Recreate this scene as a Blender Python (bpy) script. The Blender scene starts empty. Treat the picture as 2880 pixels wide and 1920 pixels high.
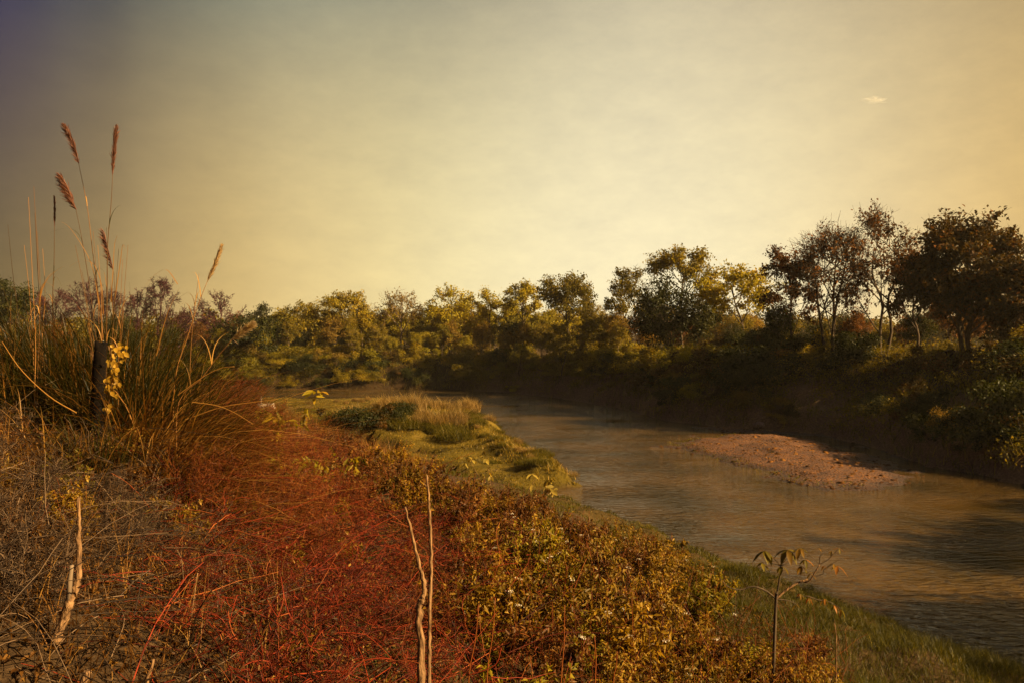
import bpy, math
import numpy as np
from mathutils import Vector, Matrix

SC = bpy.context.scene
COL = SC.collection
rad = math.radians
R0 = np.random.default_rng(7)

# ------------------------------------------------------------------ camera
F, CX, CY, EYE = 2260.0, 1440.0, 960.0, 6.0      # photo pixels (2880 x 1920), eye 6 m above the river
cam = bpy.data.cameras.new('camera'); cam_o = bpy.data.objects.new('camera', cam); COL.objects.link(cam_o)
cam_o.location = (0, 0, EYE); cam_o.rotation_euler = (rad(90), 0, 0)
cam.sensor_width = 36; cam.lens = F / 2880 * 36; cam.clip_end = 6000; cam.clip_start = 0.05
SC.camera = cam_o

# ------------------------------------------------------------------ sky, sun, exposure
SUN_AZ, SUN_EL, GLOW_AZ = 112.0, 29.0, 66.0        # degrees right of the view direction, above the horizon
sv = Vector((math.sin(rad(SUN_AZ)) * math.cos(rad(SUN_EL)), math.cos(rad(SUN_AZ)) * math.cos(rad(SUN_EL)), math.sin(rad(SUN_EL))))
W = bpy.data.worlds.new('World'); SC.world = W; W.use_nodes = True
nt = W.node_tree; nt.nodes.clear()
def N(t, kind, **kw):
    n = t.nodes.new(kind)
    for k, v in kw.items(): setattr(n, k, v)
    return n
def ramp(t, stops, interp='LINEAR'):
    n = N(t, 'ShaderNodeValToRGB'); cr = n.color_ramp; cr.interpolation = interp
    while len(cr.elements) < len(stops): cr.elements.new(0.5)
    for e, (p, c) in zip(cr.elements, stops): e.position = p; e.color = (c[0], c[1], c[2], 1)
    return n
def mixc(t, mode, fac, a, b):
    n = N(t, 'ShaderNodeMix', data_type='RGBA', blend_type=mode); n.clamp_factor = True
    if isinstance(fac, (int, float)): n.inputs[0].default_value = fac
    else: t.links.new(fac, n.inputs[0])
    for s, i in ((a, 6), (b, 7)):
        if isinstance(s, tuple): n.inputs[i].default_value = (*s, 1)
        else: t.links.new(s, n.inputs[i])
    return n.outputs[2]
def mth(t, op, a, b=None, c=None, clamp=False):
    n = N(t, 'ShaderNodeMath', operation=op); n.use_clamp = clamp
    for i, s in enumerate((a, b, c)):
        if s is None: continue
        if isinstance(s, (int, float)): n.inputs[i].default_value = s
        else: t.links.new(s, n.inputs[i])
    return n.outputs[0]
sky = N(nt, 'ShaderNodeTexSky', sky_type='NISHITA', sun_disc=False)
sky.sun_elevation = rad(SUN_EL); sky.sun_rotation = rad(SUN_AZ)
sky.air_density = 1.6; sky.dust_density = 5.5; sky.ozone_density = 1.0; sky.altitude = 100
tc = N(nt, 'ShaderNodeTexCoord')
dv = N(nt, 'ShaderNodeVectorMath', operation='DOT_PRODUCT'); nt.links.new(tc.outputs['Generated'], dv.inputs[0]); dv.inputs[1].default_value = (math.sin(rad(GLOW_AZ)), math.cos(rad(GLOW_AZ)), 0)
sep = N(nt, 'ShaderNodeSeparateXYZ'); nt.links.new(tc.outputs['Generated'], sep.inputs[0])
# dust-laden evening air: golden towards the sun and low down, greyer and bluer away from it and higher up
f1 = mth(nt, 'MULTIPLY_ADD', dv.outputs['Value'], 0.5, 0.5)
low = ramp(nt, [(0.0, (0.10, 0.075, 0.045)), (0.34, (0.12, 0.088, 0.045)), (0.43, (0.17, 0.118, 0.052)), (0.49, (0.39, 0.270, 0.115)), (0.56, (0.69, 0.515, 0.235)), (0.65, (0.86, 0.73, 0.42)), (0.75, (0.93, 0.83, 0.58)), (0.84, (0.91, 0.78, 0.51)), (0.93, (0.72, 0.48, 0.18)), (1.0, (0.72, 0.48, 0.18))], 'CARDINAL')
high = ramp(nt, [(0.0, (0.006, 0.010, 0.07)), (0.36, (0.002, 0.006, 0.085)), (0.43, (0.003, 0.011, 0.090)), (0.455, (0.024, 0.040, 0.090)), (0.49, (0.070, 0.088, 0.10)), (0.56, (0.24, 0.25, 0.20)), (0.66, (0.36, 0.335, 0.25)), (0.78, (0.54, 0.475, 0.345)), (0.92, (0.34, 0.23, 0.095)), (1.0, (0.34, 0.23, 0.095))], 'CARDINAL')
nt.links.new(f1, low.inputs[0]); nt.links.new(f1, high.inputs[0])
ez = mth(nt, 'POWER', mth(nt, 'MULTIPLY', sep.outputs['Z'], 2.5, clamp=True), 1.6)
dust = mixc(nt, 'MIX', ez, low.outputs[0], high.outputs[0])
mpn = N(nt, 'ShaderNodeMapping'); mpn.inputs['Scale'].default_value = (1, 1, 2.2); nt.links.new(tc.outputs['Generated'], mpn.inputs[0])
nz = N(nt, 'ShaderNodeTexNoise'); nz.inputs['Scale'].default_value = 16; nz.inputs['Detail'].default_value = 12; nz.inputs['Roughness'].default_value = 0.72
nt.links.new(mpn.outputs[0], nz.inputs['Vector'])
mott = ramp(nt, [(0.32, (0.92, 0.925, 0.94)), (0.68, (1.06, 1.055, 1.03))]); nt.links.new(nz.outputs['Fac'], mott.inputs[0])
dust10 = mixc(nt, 'MULTIPLY', 1.0, dust, (8.2, 8.0, 7.2))
c1 = mixc(nt, 'MIX', 0.03, dust10, sky.outputs[0])
c2 = mixc(nt, 'MULTIPLY', 1.0, c1, mott.outputs[0])
bg = N(nt, 'ShaderNodeBackground'); bg.inputs['Strength'].default_value = 0.05
nt.links.new(c2, bg.inputs['Color'])
wo = N(nt, 'ShaderNodeOutputWorld'); nt.links.new(bg.outputs[0], wo.inputs['Surface'])

sl = bpy.data.lights.new('sun', 'SUN'); sl.energy = 5.0; sl.angle = rad(0.6); sl.color = (1.0, 0.72, 0.36)
so = bpy.data.objects.new('sun', sl); COL.objects.link(so); so.rotation_euler = sv.to_track_quat('Z', 'Y').to_euler(); so.location = (60, 30, 60)
vs = SC.view_settings; vs.view_transform = 'Standard'; vs.look = 'None'; vs.exposure = 1.45; vs.gamma = 1.0
SC.render.engine = 'CYCLES'
SC.cycles.use_denoising = True
SC.cycles.max_bounces = 6; SC.cycles.diffuse_bounces = 3; SC.cycles.glossy_bounces = 3; SC.cycles.transmission_bounces = 4; SC.cycles.transparent_max_bounces = 8
SC.cycles.use_adaptive_sampling = True; SC.cycles.adaptive_threshold = 0.02
SC.cycles.caustics_reflective = False; SC.cycles.caustics_refractive = False

# ------------------------------------------------------------------ materials
MATS = {}
def new_mat(name):
    m = bpy.data.materials.new(name); m.use_nodes = True; m.node_tree.nodes.clear(); MATS[name] = m
    return m, m.node_tree
def out(t, sh):
    o = N(t, 'ShaderNodeOutputMaterial'); t.links.new(sh, o.inputs['Surface'])
def leaf_mat(name, stops, trans=0.38, var=0.35, gloss=0.008):
    m, t = new_mat(name)
    at = N(t, 'ShaderNodeAttribute', attribute_name='rnd')
    rp = ramp(t, stops); t.links.new(at.outputs['Fac'], rp.inputs[0])
    oi = N(t, 'ShaderNodeObjectInfo')
    vr = ramp(t, [(0, (1 - var, 1 - var, 1 - var)), (1, (1 + var, 1 + var * 0.9, 1 + var * 0.6))]); t.links.new(oi.outputs['Random'], vr.inputs[0])
    c = mixc(t, 'MULTIPLY', 1.0, rp.outputs[0], vr.outputs[0])
    d = N(t, 'ShaderNodeBsdfDiffuse'); t.links.new(c, d.inputs[0])
    tr = N(t, 'ShaderNodeBsdfTranslucent'); t.links.new(mixc(t, 'MULTIPLY', 1.0, c, (1.5, 1.35, 0.7)), tr.inputs[0])
    mx = N(t, 'ShaderNodeMixShader'); mx.inputs[0].default_value = trans; t.links.new(d.outputs[0], mx.inputs[1]); t.links.new(tr.outputs[0], mx.inputs[2])
    g = N(t, 'ShaderNodeBsdfGlossy'); g.inputs['Roughness'].default_value = 0.45; g.inputs[0].default_value = (1, 1, 1, 1)
    m2 = N(t, 'ShaderNodeMixShader'); m2.inputs[0].default_value = gloss; t.links.new(mx.outputs[0], m2.inputs[1]); t.links.new(g.outputs[0], m2.inputs[2])
    out(t, m2.outputs[0]); return m
def bark_mat(name, a, b, scale=14.0, bump=0.4):
    m, t = new_mat(name)
    tcn = N(t, 'ShaderNodeTexCoord'); mp = N(t, 'ShaderNodeMapping'); mp.inputs['Scale'].default_value = (1, 1, 0.25); t.links.new(tcn.outputs['Object'], mp.inputs[0])
    no = N(t, 'ShaderNodeTexNoise'); no.inputs['Scale'].default_value = scale; no.inputs['Detail'].default_value = 6; t.links.new(mp.outputs[0], no.inputs[0])
    rp = ramp(t, [(0.3, a), (0.7, b)]); t.links.new(no.outputs['Fac'], rp.inputs[0])
    p = N(t, 'ShaderNodeBsdfPrincipled'); t.links.new(rp.outputs[0], p.inputs['Base Color']); p.inputs['Roughness'].default_value = 0.9; p.inputs['Specular IOR Level'].default_value = 0.1
    bp = N(t, 'ShaderNodeBump'); bp.inputs['Strength'].default_value = bump; bp.inputs['Distance'].default_value = 0.02; t.links.new(no.outputs['Fac'], bp.inputs['Height']); t.links.new(bp.outputs[0], p.inputs['Normal'])
    out(t, p.outputs[0]); return m

leaf_mat('leaf_olive', [(0, (0.060, 0.050, 0.004)), (0.45, (0.16, 0.125, 0.007)), (0.85, (0.27, 0.19, 0.010)), (1, (0.34, 0.19, 0.015))], trans=0.42)
leaf_mat('leaf_yellowgreen', [(0, (0.10, 0.088, 0.006)), (0.45, (0.23, 0.19, 0.010)), (0.85, (0.34, 0.26, 0.015)), (1, (0.42, 0.26, 0.025))], trans=0.42)
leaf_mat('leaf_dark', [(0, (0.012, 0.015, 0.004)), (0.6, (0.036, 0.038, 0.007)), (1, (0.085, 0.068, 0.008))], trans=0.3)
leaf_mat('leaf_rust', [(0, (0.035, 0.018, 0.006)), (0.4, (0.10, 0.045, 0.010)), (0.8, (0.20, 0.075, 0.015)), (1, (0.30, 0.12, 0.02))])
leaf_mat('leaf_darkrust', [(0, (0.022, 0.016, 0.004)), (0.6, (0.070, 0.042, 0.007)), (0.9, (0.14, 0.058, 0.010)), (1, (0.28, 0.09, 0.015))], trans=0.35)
leaf_mat('leaf_tawny', [(0, (0.07, 0.046, 0.007)), (0.5, (0.20, 0.125, 0.016)), (1, (0.32, 0.19, 0.03))])
leaf_mat('leaf_brown', [(0, (0.035, 0.016, 0.006)), (0.5, (0.10, 0.042, 0.010)), (0.85, (0.19, 0.085, 0.016)), (1, (0.30, 0.16, 0.03))])
leaf_mat('leaf_amber', [(0, (0.040, 0.022, 0.003)), (0.4, (0.13, 0.075, 0.006)), (0.8, (0.28, 0.16, 0.010)), (1, (0.46, 0.27, 0.04))])
leaf_mat('leaf_golden', [(0, (0.22, 0.12, 0.010)), (1, (0.46, 0.27, 0.03))], trans=0.4)
leaf_mat('leaf_pale', [(0, (0.12, 0.085, 0.012)), (1, (0.36, 0.26, 0.05))], trans=0.4)
leaf_mat('leaf_sapling', [(0, (0.07, 0.062, 0.008)), (0.6, (0.16, 0.12, 0.014)), (0.85, (0.22, 0.11, 0.016)), (1, (0.32, 0.08, 0.015))])
leaf_mat('grass_green', [(0, (0.026, 0.024, 0.003)), (0.5, (0.080, 0.068, 0.005)), (0.85, (0.15, 0.115, 0.010)), (1, (0.26, 0.18, 0.03))], var=0.0)
leaf_mat('grass_meadow', [(0, (0.045, 0.030, 0.004)), (0.5, (0.155, 0.105, 0.008)), (0.85, (0.32, 0.205, 0.018)), (1, (0.46, 0.28, 0.07))], var=0.0)
leaf_mat('grass_dry', [(0, (0.09, 0.055, 0.015)), (0.5, (0.22, 0.14, 0.04)), (1, (0.40, 0.26, 0.09))], var=0.15)
leaf_mat('reed_blade', [(0, (0.010, 0.011, 0.002)), (0.5, (0.040, 0.034, 0.005)), (0.75, (0.14, 0.065, 0.010)), (1, (0.36, 0.16, 0.03))], var=0.1)
leaf_mat('reed_straw', [(0, (0.05, 0.020, 0.005)), (0.4, (0.19, 0.080, 0.014)), (1, (0.46, 0.24, 0.05))], var=0.1)
leaf_mat('reed_stem', [(0, (0.05, 0.028, 0.010)), (0.6, (0.16, 0.07, 0.02)), (1, (0.28, 0.13, 0.035))], var=0.2, trans=0.05)
leaf_mat('plume', [(0, (0.07, 0.028, 0.022)), (1, (0.26, 0.11, 0.06))], var=0.1, trans=0.3)
leaf_mat('plume_pale', [(0, (0.26, 0.17, 0.09)), (1, (0.62, 0.46, 0.24))], var=0.1, trans=0.45)
leaf_mat('twig_grey', [(0, (0.014, 0.008, 0.005)), (0.7, (0.048, 0.029, 0.017)), (1, (0.20, 0.125, 0.07))], var=0.1, trans=0.0)
leaf_mat('twig_leak_red', [(0, (0.020, 0.004, 0.002)), (0.6, (0.095, 0.014, 0.006)), (0.92, (0.25, 0.034, 0.012)), (1, (0.38, 0.11, 0.03))], var=0.3, trans=0.0)  # red light-leak tint put into the colour of the foreground twigs
leaf_mat('twig_redbrown', [(0, (0.034, 0.008, 0.003)), (0.5, (0.115, 0.025, 0.007)), (1, (0.25, 0.075, 0.016))], var=0.3, trans=0.15)
leaf_mat('twig_purple', [(0, (0.030, 0.012, 0.014)), (1, (0.105, 0.040, 0.040))], var=0.2, trans=0.0)
leaf_mat('duckweed', [(0, (0.05, 0.062, 0.005)), (1, (0.14, 0.14, 0.012))], var=0.0)
leaf_mat('flower_white', [(0, (0.5, 0.42, 0.34)), (1, (0.75, 0.68, 0.58))], var=0.0)
leaf_mat('pebble', [(0, (0.035, 0.015, 0.004)), (0.5, (0.12, 0.047, 0.010)), (0.9, (0.22, 0.092, 0.018)), (1, (0.34, 0.19, 0.06))], var=0.0, trans=0.0)
bark_mat('bark', (0.035, 0.024, 0.016), (0.11, 0.075, 0.045))
bark_mat('bark_pale', (0.10, 0.07, 0.045), (0.26, 0.18, 0.11))
bark_mat('stake_wood', (0.06, 0.030, 0.014), (0.34, 0.19, 0.085), 60, 0.9)
bark_mat('post_wood', (0.002, 0.0012, 0.0008), (0.008, 0.0045, 0.0025), 20)
bark_mat('drift_wood', (0.28, 0.20, 0.13), (0.60, 0.48, 0.34), 8)
bark_mat('rock', (0.09, 0.055, 0.04), (0.30, 0.19, 0.13), 9)

def ground_mat():
    m, t = new_mat('ground')
    tcn = N(t, 'ShaderNodeTexCoord')
    n1 = N(t, 'ShaderNodeTexNoise'); n1.inputs['Scale'].default_value = 0.9; n1.inputs['Detail'].default_value = 9; n1.inputs['Roughness'].default_value = 0.65; t.links.new(tcn.outputs['Object'], n1.inputs[0])
    n2 = N(t, 'ShaderNodeTexNoise'); n2.inputs['Scale'].default_value = 9; n2.inputs['Detail'].default_value = 8; n2.inputs['Roughness'].default_value = 0.7; t.links.new(tcn.outputs['Object'], n2.inputs[0])
    soil = ramp(t, [(0.3, (0.08, 0.045, 0.022)), (0.55, (0.20, 0.115, 0.055)), (0.75, (0.34, 0.21, 0.11))]); t.links.new(n2.outputs['Fac'], soil.inputs[0])
    litter = ramp(t, [(0.3, (0.02, 0.012, 0.006)), (0.6, (0.055, 0.032, 0.014)), (0.8, (0.10, 0.055, 0.022))]); t.links.new(n2.outputs['Fac'], litter.inputs[0])
    mead = ramp(t, [(0.3, (0.040, 0.027, 0.005)), (0.5, (0.10, 0.068, 0.008)), (0.62, (0.16, 0.105, 0.014)), (0.8, (0.22, 0.14, 0.045))]); t.links.new(n1.outputs['Fac'], mead.inputs[0])
    at = N(t, 'ShaderNodeAttribute', attribute_name='zone'); sp = N(t, 'ShaderNodeSeparateColor'); t.links.new(at.outputs['Color'], sp.inputs[0])
    c = mixc(t, 'MIX', sp.outputs[0], litter.outputs[0], soil.outputs[0])
    c = mixc(t, 'MIX', sp.outputs[1], c, mead.outputs[0])
    p = N(t, 'ShaderNodeBsdfPrincipled'); t.links.new(c, p.inputs['Base Color']); p.inputs['Roughness'].default_value = 0.95; p.inputs['Specular IOR Level'].default_value = 0.05
    bp = N(t, 'ShaderNodeBump'); bp.inputs['Strength'].default_value = 0.7; bp.inputs['Distance'].default_value = 0.12; t.links.new(n2.outputs['Fac'], bp.inputs['Height']); t.links.new(bp.outputs[0], p.inputs['Normal'])
    out(t, p.outputs[0])
ground_mat()
def gravel_mat():
    m, t = new_mat('gravel')
    tcn = N(t, 'ShaderNodeTexCoord')
    vo = N(t, 'ShaderNodeTexVoronoi'); vo.inputs['Scale'].default_value = 9; t.links.new(tcn.outputs['Object'], vo.inputs[0])
    n1 = N(t, 'ShaderNodeTexNoise'); n1.inputs['Scale'].default_value = 0.6; n1.inputs['Detail'].default_value = 6; t.links.new(tcn.outputs['Object'], n1.inputs[0])
    sp = N(t, 'ShaderNodeSeparateColor'); t.links.new(vo.outputs['Color'], sp.inputs[0])
    r1 = ramp(t, [(0, (0.050, 0.020, 0.005)), (0.6, (0.115, 0.046, 0.009)), (1, (0.18, 0.078, 0.016))]); t.links.new(sp.outputs[0], r1.inputs[0])
    r2 = ramp(t, [(0.35, (0.75, 0.6, 0.55)), (0.65, (1.2, 1.0, 0.85))]); t.links.new(n1.outputs['Fac'], r2.inputs[0])
    c = mixc(t, 'MULTIPLY', 1.0, r1.outputs[0], r2.outputs[0])
    ge = N(t, 'ShaderNodeNewGeometry'); sx = N(t, 'ShaderNodeSeparateXYZ'); t.links.new(ge.outputs['Position'], sx.inputs[0])
    wet = ramp(t, [(0.02, (0.32, 0.32, 0.34)), (0.15, (0.85, 0.85, 0.85))]); t.links.new(sx.outputs['Z'], wet.inputs[0]); c = mixc(t, 'MULTIPLY', 1.0, c, wet.outputs[0])
    p = N(t, 'ShaderNodeBsdfPrincipled'); t.links.new(c, p.inputs['Base Color']); p.inputs['Roughness'].default_value = 0.8
    bp = N(t, 'ShaderNodeBump'); bp.inputs['Strength'].default_value = 0.8; bp.inputs['Distance'].default_value = 0.06; bp.invert = True; t.links.new(vo.outputs['Distance'], bp.inputs['Height']); t.links.new(bp.outputs[0], p.inputs['Normal'])
    out(t, p.outputs[0])
gravel_mat()
def water_mat():
    m, t = new_mat('water')
    tcn = N(t, 'ShaderNodeTexCoord')
    mp = N(t, 'ShaderNodeMapping'); mp.inputs['Scale'].default_value = (1.0, 2.6, 1); mp.inputs['Rotation'].default_value = (0, 0, rad(-12)); t.links.new(tcn.outputs['Object'], mp.inputs[0])
    n1 = N(t, 'ShaderNodeTexNoise'); n1.inputs['Scale'].default_value = 1.9; n1.inputs['Detail'].default_value = 2.5; n1.inputs['Roughness'].default_value = 0.6; n1.inputs['Distortion'].default_value = 0.6; t.links.new(mp.outputs[0], n1.inputs[0])
    n2 = N(t, 'ShaderNodeTexNoise'); n2.inputs['Scale'].default_value = 0.16; n2.inputs['Detail'].default_value = 4; t.links.new(mp.outputs[0], n2.inputs[0])
    st = ramp(t, [(0.36, (0.18, 0.18, 0.18)), (0.64, (1, 1, 1))]); t.links.new(n2.outputs['Fac'], st.inputs[0])
    bp = N(t, 'ShaderNodeBump'); bp.inputs['Distance'].default_value = 0.18; t.links.new(n1.outputs['Fac'], bp.inputs['Height']); t.links.new(st.outputs[0], bp.inputs['Strength'])
    n3 = N(t, 'ShaderNodeTexNoise'); n3.inputs['Scale'].default_value = 0.25; n3.inputs['Detail'].default_value = 6; t.links.new(tcn.outputs['Object'], n3.inputs[0])
    cr = ramp(t, [(0.35, (0.034, 0.022, 0.006)), (0.65, (0.085, 0.046, 0.012))]); t.links.new(n3.outputs['Fac'], cr.inputs[0])
    p = N(t, 'ShaderNodeBsdfPrincipled'); t.links.new(cr.outputs[0], p.inputs['Base Color']); p.inputs['Roughness'].default_value = 0.03; p.inputs['IOR'].default_value = 1.33
    t.links.new(bp.outputs[0], p.inputs['Normal'])
    out(t, p.outputs[0])
water_mat()

# ------------------------------------------------------------------ mesh helpers
class Geo:
    def __init__(s): s.v, s.q, s.t, s.r, s.n = [], [], [], [], 0
    def add(s, V, q=None, t=None, r=None):
        V = np.asarray(V, float).reshape(-1, 3); k = len(V)
        s.v.append(V)
        if q is not None and len(q): s.q.append(np.asarray(q).reshape(-1, 4) + s.n)
        if t is not None and len(t): s.t.append(np.asarray(t).reshape(-1, 3) + s.n)
        s.r.append(np.full(k, 0.5) if r is None else np.broadcast_to(np.asarray(r, float), (k,)).copy()); s.n += k
        return s
    def mesh(s, name, mat, smooth=False):
        V = np.concatenate(s.v); me = bpy.data.meshes.new(name)
        q = np.concatenate(s.q) if s.q else np.zeros((0, 4), int); t = np.concatenate(s.t) if s.t else np.zeros((0, 3), int)
        loops = np.concatenate([q.ravel(), t.ravel()]).astype(np.int32)
        starts = np.concatenate([np.arange(len(q)) * 4, len(q) * 4 + np.arange(len(t)) * 3]).astype(np.int32)
        me.vertices.add(len(V)); me.vertices.foreach_set('co', V.astype(np.float32).ravel())
        me.loops.add(len(loops)); me.loops.foreach_set('vertex_index', loops)
        me.polygons.add(len(starts)); me.polygons.foreach_set('loop_start', starts)
        if smooth: me.polygons.foreach_set('use_smooth', np.ones(len(starts), bool))
        me.update(calc_edges=True)
        a = me.attributes.new('rnd', 'FLOAT', 'POINT'); a.data.foreach_set('value', np.concatenate(s.r).astype(np.float32))
        me.materials.append(MATS[mat]); return me
    def build(s, name, mat, parent=None, smooth=False, loc=None):
        o = bpy.data.objects.new(name, s.mesh(name, mat, smooth)); COL.objects.link(o); o.parent = parent
        if loc is not None: o.location = loc
        return o
def nrm(a): return a / np.maximum(np.linalg.norm(a, axis=-1, keepdims=True), 1e-9)
def tubes(C, Rr, S=4, rnd=None, rng=R0, cap=True):
    """C (N,K,3) centre lines, Rr (N,K) radii -> Geo of N tubes"""
    C = np.asarray(C, float); n, K = C.shape[:2]; Rr = np.broadcast_to(np.asarray(Rr, float), (n, K))
    T = nrm(np.gradient(C, axis=1)); ref = np.broadcast_to(nrm(rng.normal(size=(n, 1, 3)) * [1, 1, 0.2] + [0.3, 0, 0]), T.shape)
    U = nrm(np.cross(T, ref)); Vv = np.cross(T, U)
    a = np.arange(S) / S * 2 * np.pi
    P = C[:, :, None] + Rr[:, :, None, None] * (np.cos(a)[None, None, :, None] * U[:, :, None] + np.sin(a)[None, None, :, None] * Vv[:, :, None])
    idx = np.arange(n * K * S).reshape(n, K, S)
    q = np.stack([idx[:, :-1], np.roll(idx, -1, 2)[:, :-1], np.roll(idx, -1, 2)[:, 1:], idx[:, 1:]], -1).reshape(-1, 4)
    r = np.repeat(rng.random(n) if rnd is None else np.broadcast_to(rnd, (n,)), K * S)
    g = Geo(); t = None
    if cap and S >= 4:
        t = np.concatenate([np.stack([idx[:, -1, 0], idx[:, -1, k], idx[:, -1, k + 1]], -1) for k in range(1, S - 1)])
    g.add(P, q, t, r); return g
def merge(*gs):
    g = Geo()
    for h in gs:
        for i in range(len(h.v)): pass
        off = g.n
        g.v += h.v; g.r += h.r
        g.q += [x + off for x in h.q]; g.t += [x + off for x in h.t]; g.n += h.n
    return g
def ribbons(C, Wd, side, rnd=None, rng=R0):
    """flat tapered blades: C (N,K,3), Wd (N,K) widths, side (N,3)"""
    n, K = C.shape[:2]; s = nrm(side)[:, None] * (np.broadcast_to(Wd, (n, K)) * 0.5)[:, :, None]
    P = np.stack([C - s, C + s], 2); idx = np.arange(n * K * 2).reshape(n, K, 2)
    q = np.stack([idx[:, :-1, 0], idx[:, :-1, 1], idx[:, 1:, 1], idx[:, 1:, 0]], -1).reshape(-1, 4)
    r = np.repeat(rng.random(n) if rnd is None else np.broadcast_to(rnd, (n,)), K * 2)
    return Geo().add(P, q, None, r)
def leaves(P, D, Nn, L, Wd, rnd=None, rng=R0, detail=False, bend=0.15):
    """folded leaves growing from P along D, blade normal about Nn"""
    n = len(P); D = nrm(D); S = nrm(np.cross(D, Nn)); U = np.cross(S, D)
    L = np.broadcast_to(L, (n,))[:, None]; Wd = np.broadcast_to(Wd, (n,))[:, None]; r = rng.random(n) if rnd is None else np.broadcast_to(rnd, (n,))
    if not detail:
        b = P; tp = P + D * L - U * bend * L
        m1 = P + D * L * 0.45 + S * Wd * 0.5 + U * 0.22 * Wd; m2 = P + D * L * 0.45 - S * Wd * 0.5 + U * 0.22 * Wd
        V = np.stack([b, m1, tp, m2], 1); i = np.arange(n)[:, None] * 4
        t = np.concatenate([i + [0, 1, 2], i + [0, 2, 3]])
        return Geo().add(V, None, t, np.repeat(r, 4))
    sts = [(0.0, 0.04), (0.22, 0.72), (0.48, 1.0), (0.74, 0.70), (1.0, 0.03)]
    rows = []
    for u, w in sts:
        c = P + D * L * u - U * bend * L * u * u
        rows += [c - S * Wd * 0.5 * w + U * 0.16 * Wd * w, c, c + S * Wd * 0.5 * w + U * 0.16 * Wd * w]
    V = np.stack(rows, 1); i = np.arange(n)[:, None] * 15; q = []
    for k in range(4):
        for c in range(2): q.append(i + [k * 3 + c, k * 3 + c + 1, k * 3 + c + 4, k * 3 + c + 3])
    return Geo().add(V, np.concatenate(q), None, np.repeat(r, 15))
def bez(A, B, Cc, K):
    u = np.linspace(0, 1, K)[None, :, None]
    return A[:, None] * (1 - u) ** 2 + 2 * B[:, None] * u * (1 - u) + Cc[:, None] * u * u
def smooth_path(pts, K):
    """Catmull-Rom through pts -> (K,3)"""
    p = np.asarray(pts, float); p = np.vstack([2 * p[0] - p[1], p, 2 * p[-1] - p[-2]]); n = len(p) - 3
    o = []
    for s in np.linspace(0, n - 1e-6, K):
        i = int(s); u = s - i; a, b, c, d = p[i:i + 4]
        o.append(0.5 * (2 * b + (c - a) * u + (2 * a - 5 * b + 4 * c - d) * u * u + (3 * b - a - 3 * c + d) * u ** 3))
    return np.array(o)
def tag(o, label=None, cat=None, group=None, kind=None):
    if label: o['label'] = label
    if cat: o['category'] = cat
    if group: o['group'] = group
    if kind: o['kind'] = kind
    return o
def empty(name, loc=(0, 0, 0)):
    e = bpy.data.objects.new(name, None); COL.objects.link(e); e.location = loc; e.empty_display_size = 0.2; return e
REG = []
def far_zone(px):
    for lim, z in ((200, 'at the far left edge'), (640, 'behind the reed clump'), (1000, 'left of the river bend'), (1300, 'above the river bend'), (1550, 'left of the rounded tree'), (1750, 'under the vine-hung tree'), (2000, 'under the umbrella tree'), (2250, 'behind the gravel bar'), (2550, 'under the half-bare trees')):
        if px < lim: return z
    return 'below the big dark tree'
def near_zone(px, py):
    for lim, z in ((260, 'around the forked stick'), (560, 'right of the forked stick'), (900, 'below the reed clump'), (1130, 'left of the stakes'), (1350, 'right of the stakes'), (1700, 'midway from stakes to sapling'), (2080, 'left of the sapling')):
        if px < lim: break
    else: z = 'beside the sapling'
    return z + (', bottom row' if py > 1750 else (', middle row' if py > 1480 else ', upper row'))
def pixel(b): return CX + F * b[0] / b[1], CY + F * (EYE - b[2]) / b[1]
def copy_tree(o, parent=None):
    c = o.copy(); COL.objects.link(c); c.parent = parent
    for ch in list(o.children): copy_tree(ch, c)
    return c

# ------------------------------------------------------------------ terrain
LAT = np.random.default_rng(3).random((256, 256))
def vnoise(x, y):
    xi = np.floor(x).astype(int); yi = np.floor(y).astype(int); fx = x - xi; fy = y - yi
    fx = fx * fx * (3 - 2 * fx); fy = fy * fy * (3 - 2 * fy)
    a = LAT[xi % 256, yi % 256]; b = LAT[(xi + 1) % 256, yi % 256]; c = LAT[xi % 256, (yi + 1) % 256]; d = LAT[(xi + 1) % 256, (yi + 1) % 256]
    return (a * (1 - fx) + b * fx) * (1 - fy) + (c * (1 - fx) + d * fx) * fy
def fbm(x, y, o=4):
    s = 0; a = 0.5
    for k in range(o): s = s + a * (vnoise(x * 2 ** k + 17 * k, y * 2 ** k - 9 * k) - 0.5); a *= 0.5
    return s
def segdist(x, y, poly):
    p = np.asarray(poly, float); d = np.full(np.shape(x), 1e9)
    for a, b in zip(p[:-1], p[1:]):
        ab = b - a; t = np.clip(((x - a[0]) * ab[0] + (y - a[1]) * ab[1]) / (ab @ ab), 0, 1)
        d = np.minimum(d, np.hypot(x - a[0] - t * ab[0], y - a[1] - t * ab[1]))
    return d
def inside(x, y, poly):
    p = np.asarray(poly, float); r = np.zeros(np.shape(x), bool)
    for (x1, y1), (x2, y2) in zip(p, np.roll(p, -1, 0)):
        c = ((y1 > y) != (y2 > y))
        with np.errstate(divide='ignore', invalid='ignore'): r ^= c & (x < (x2 - x1) * (y - y1) / (y2 - y1 if y2 != y1 else 1e-9) + x1)
    return r
def sst(u): u = np.clip(u, 0, 1); return u * u * (3 - 2 * u)
NEAR = [(14, -400), (13, -40), (12.5, -5), (11, 6), (8.9, 14.3), (8.06, 16.1), (7.2, 18.3), (6.3, 19.9), (5.2, 22.6), (3.7, 26), (1.9, 30.3), (0.8, 31.5), (1.3, 32.5), (2.9, 33), (2.0, 38), (-0.1, 46.9), (-2.1, 58), (-3.7, 70), (-5.1, 77), (-9, 82), (-13.4, 83.5), (-22, 84.5), (-32, 85.5), (-60, 87), (-120, 89), (-600, 89)]
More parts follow.
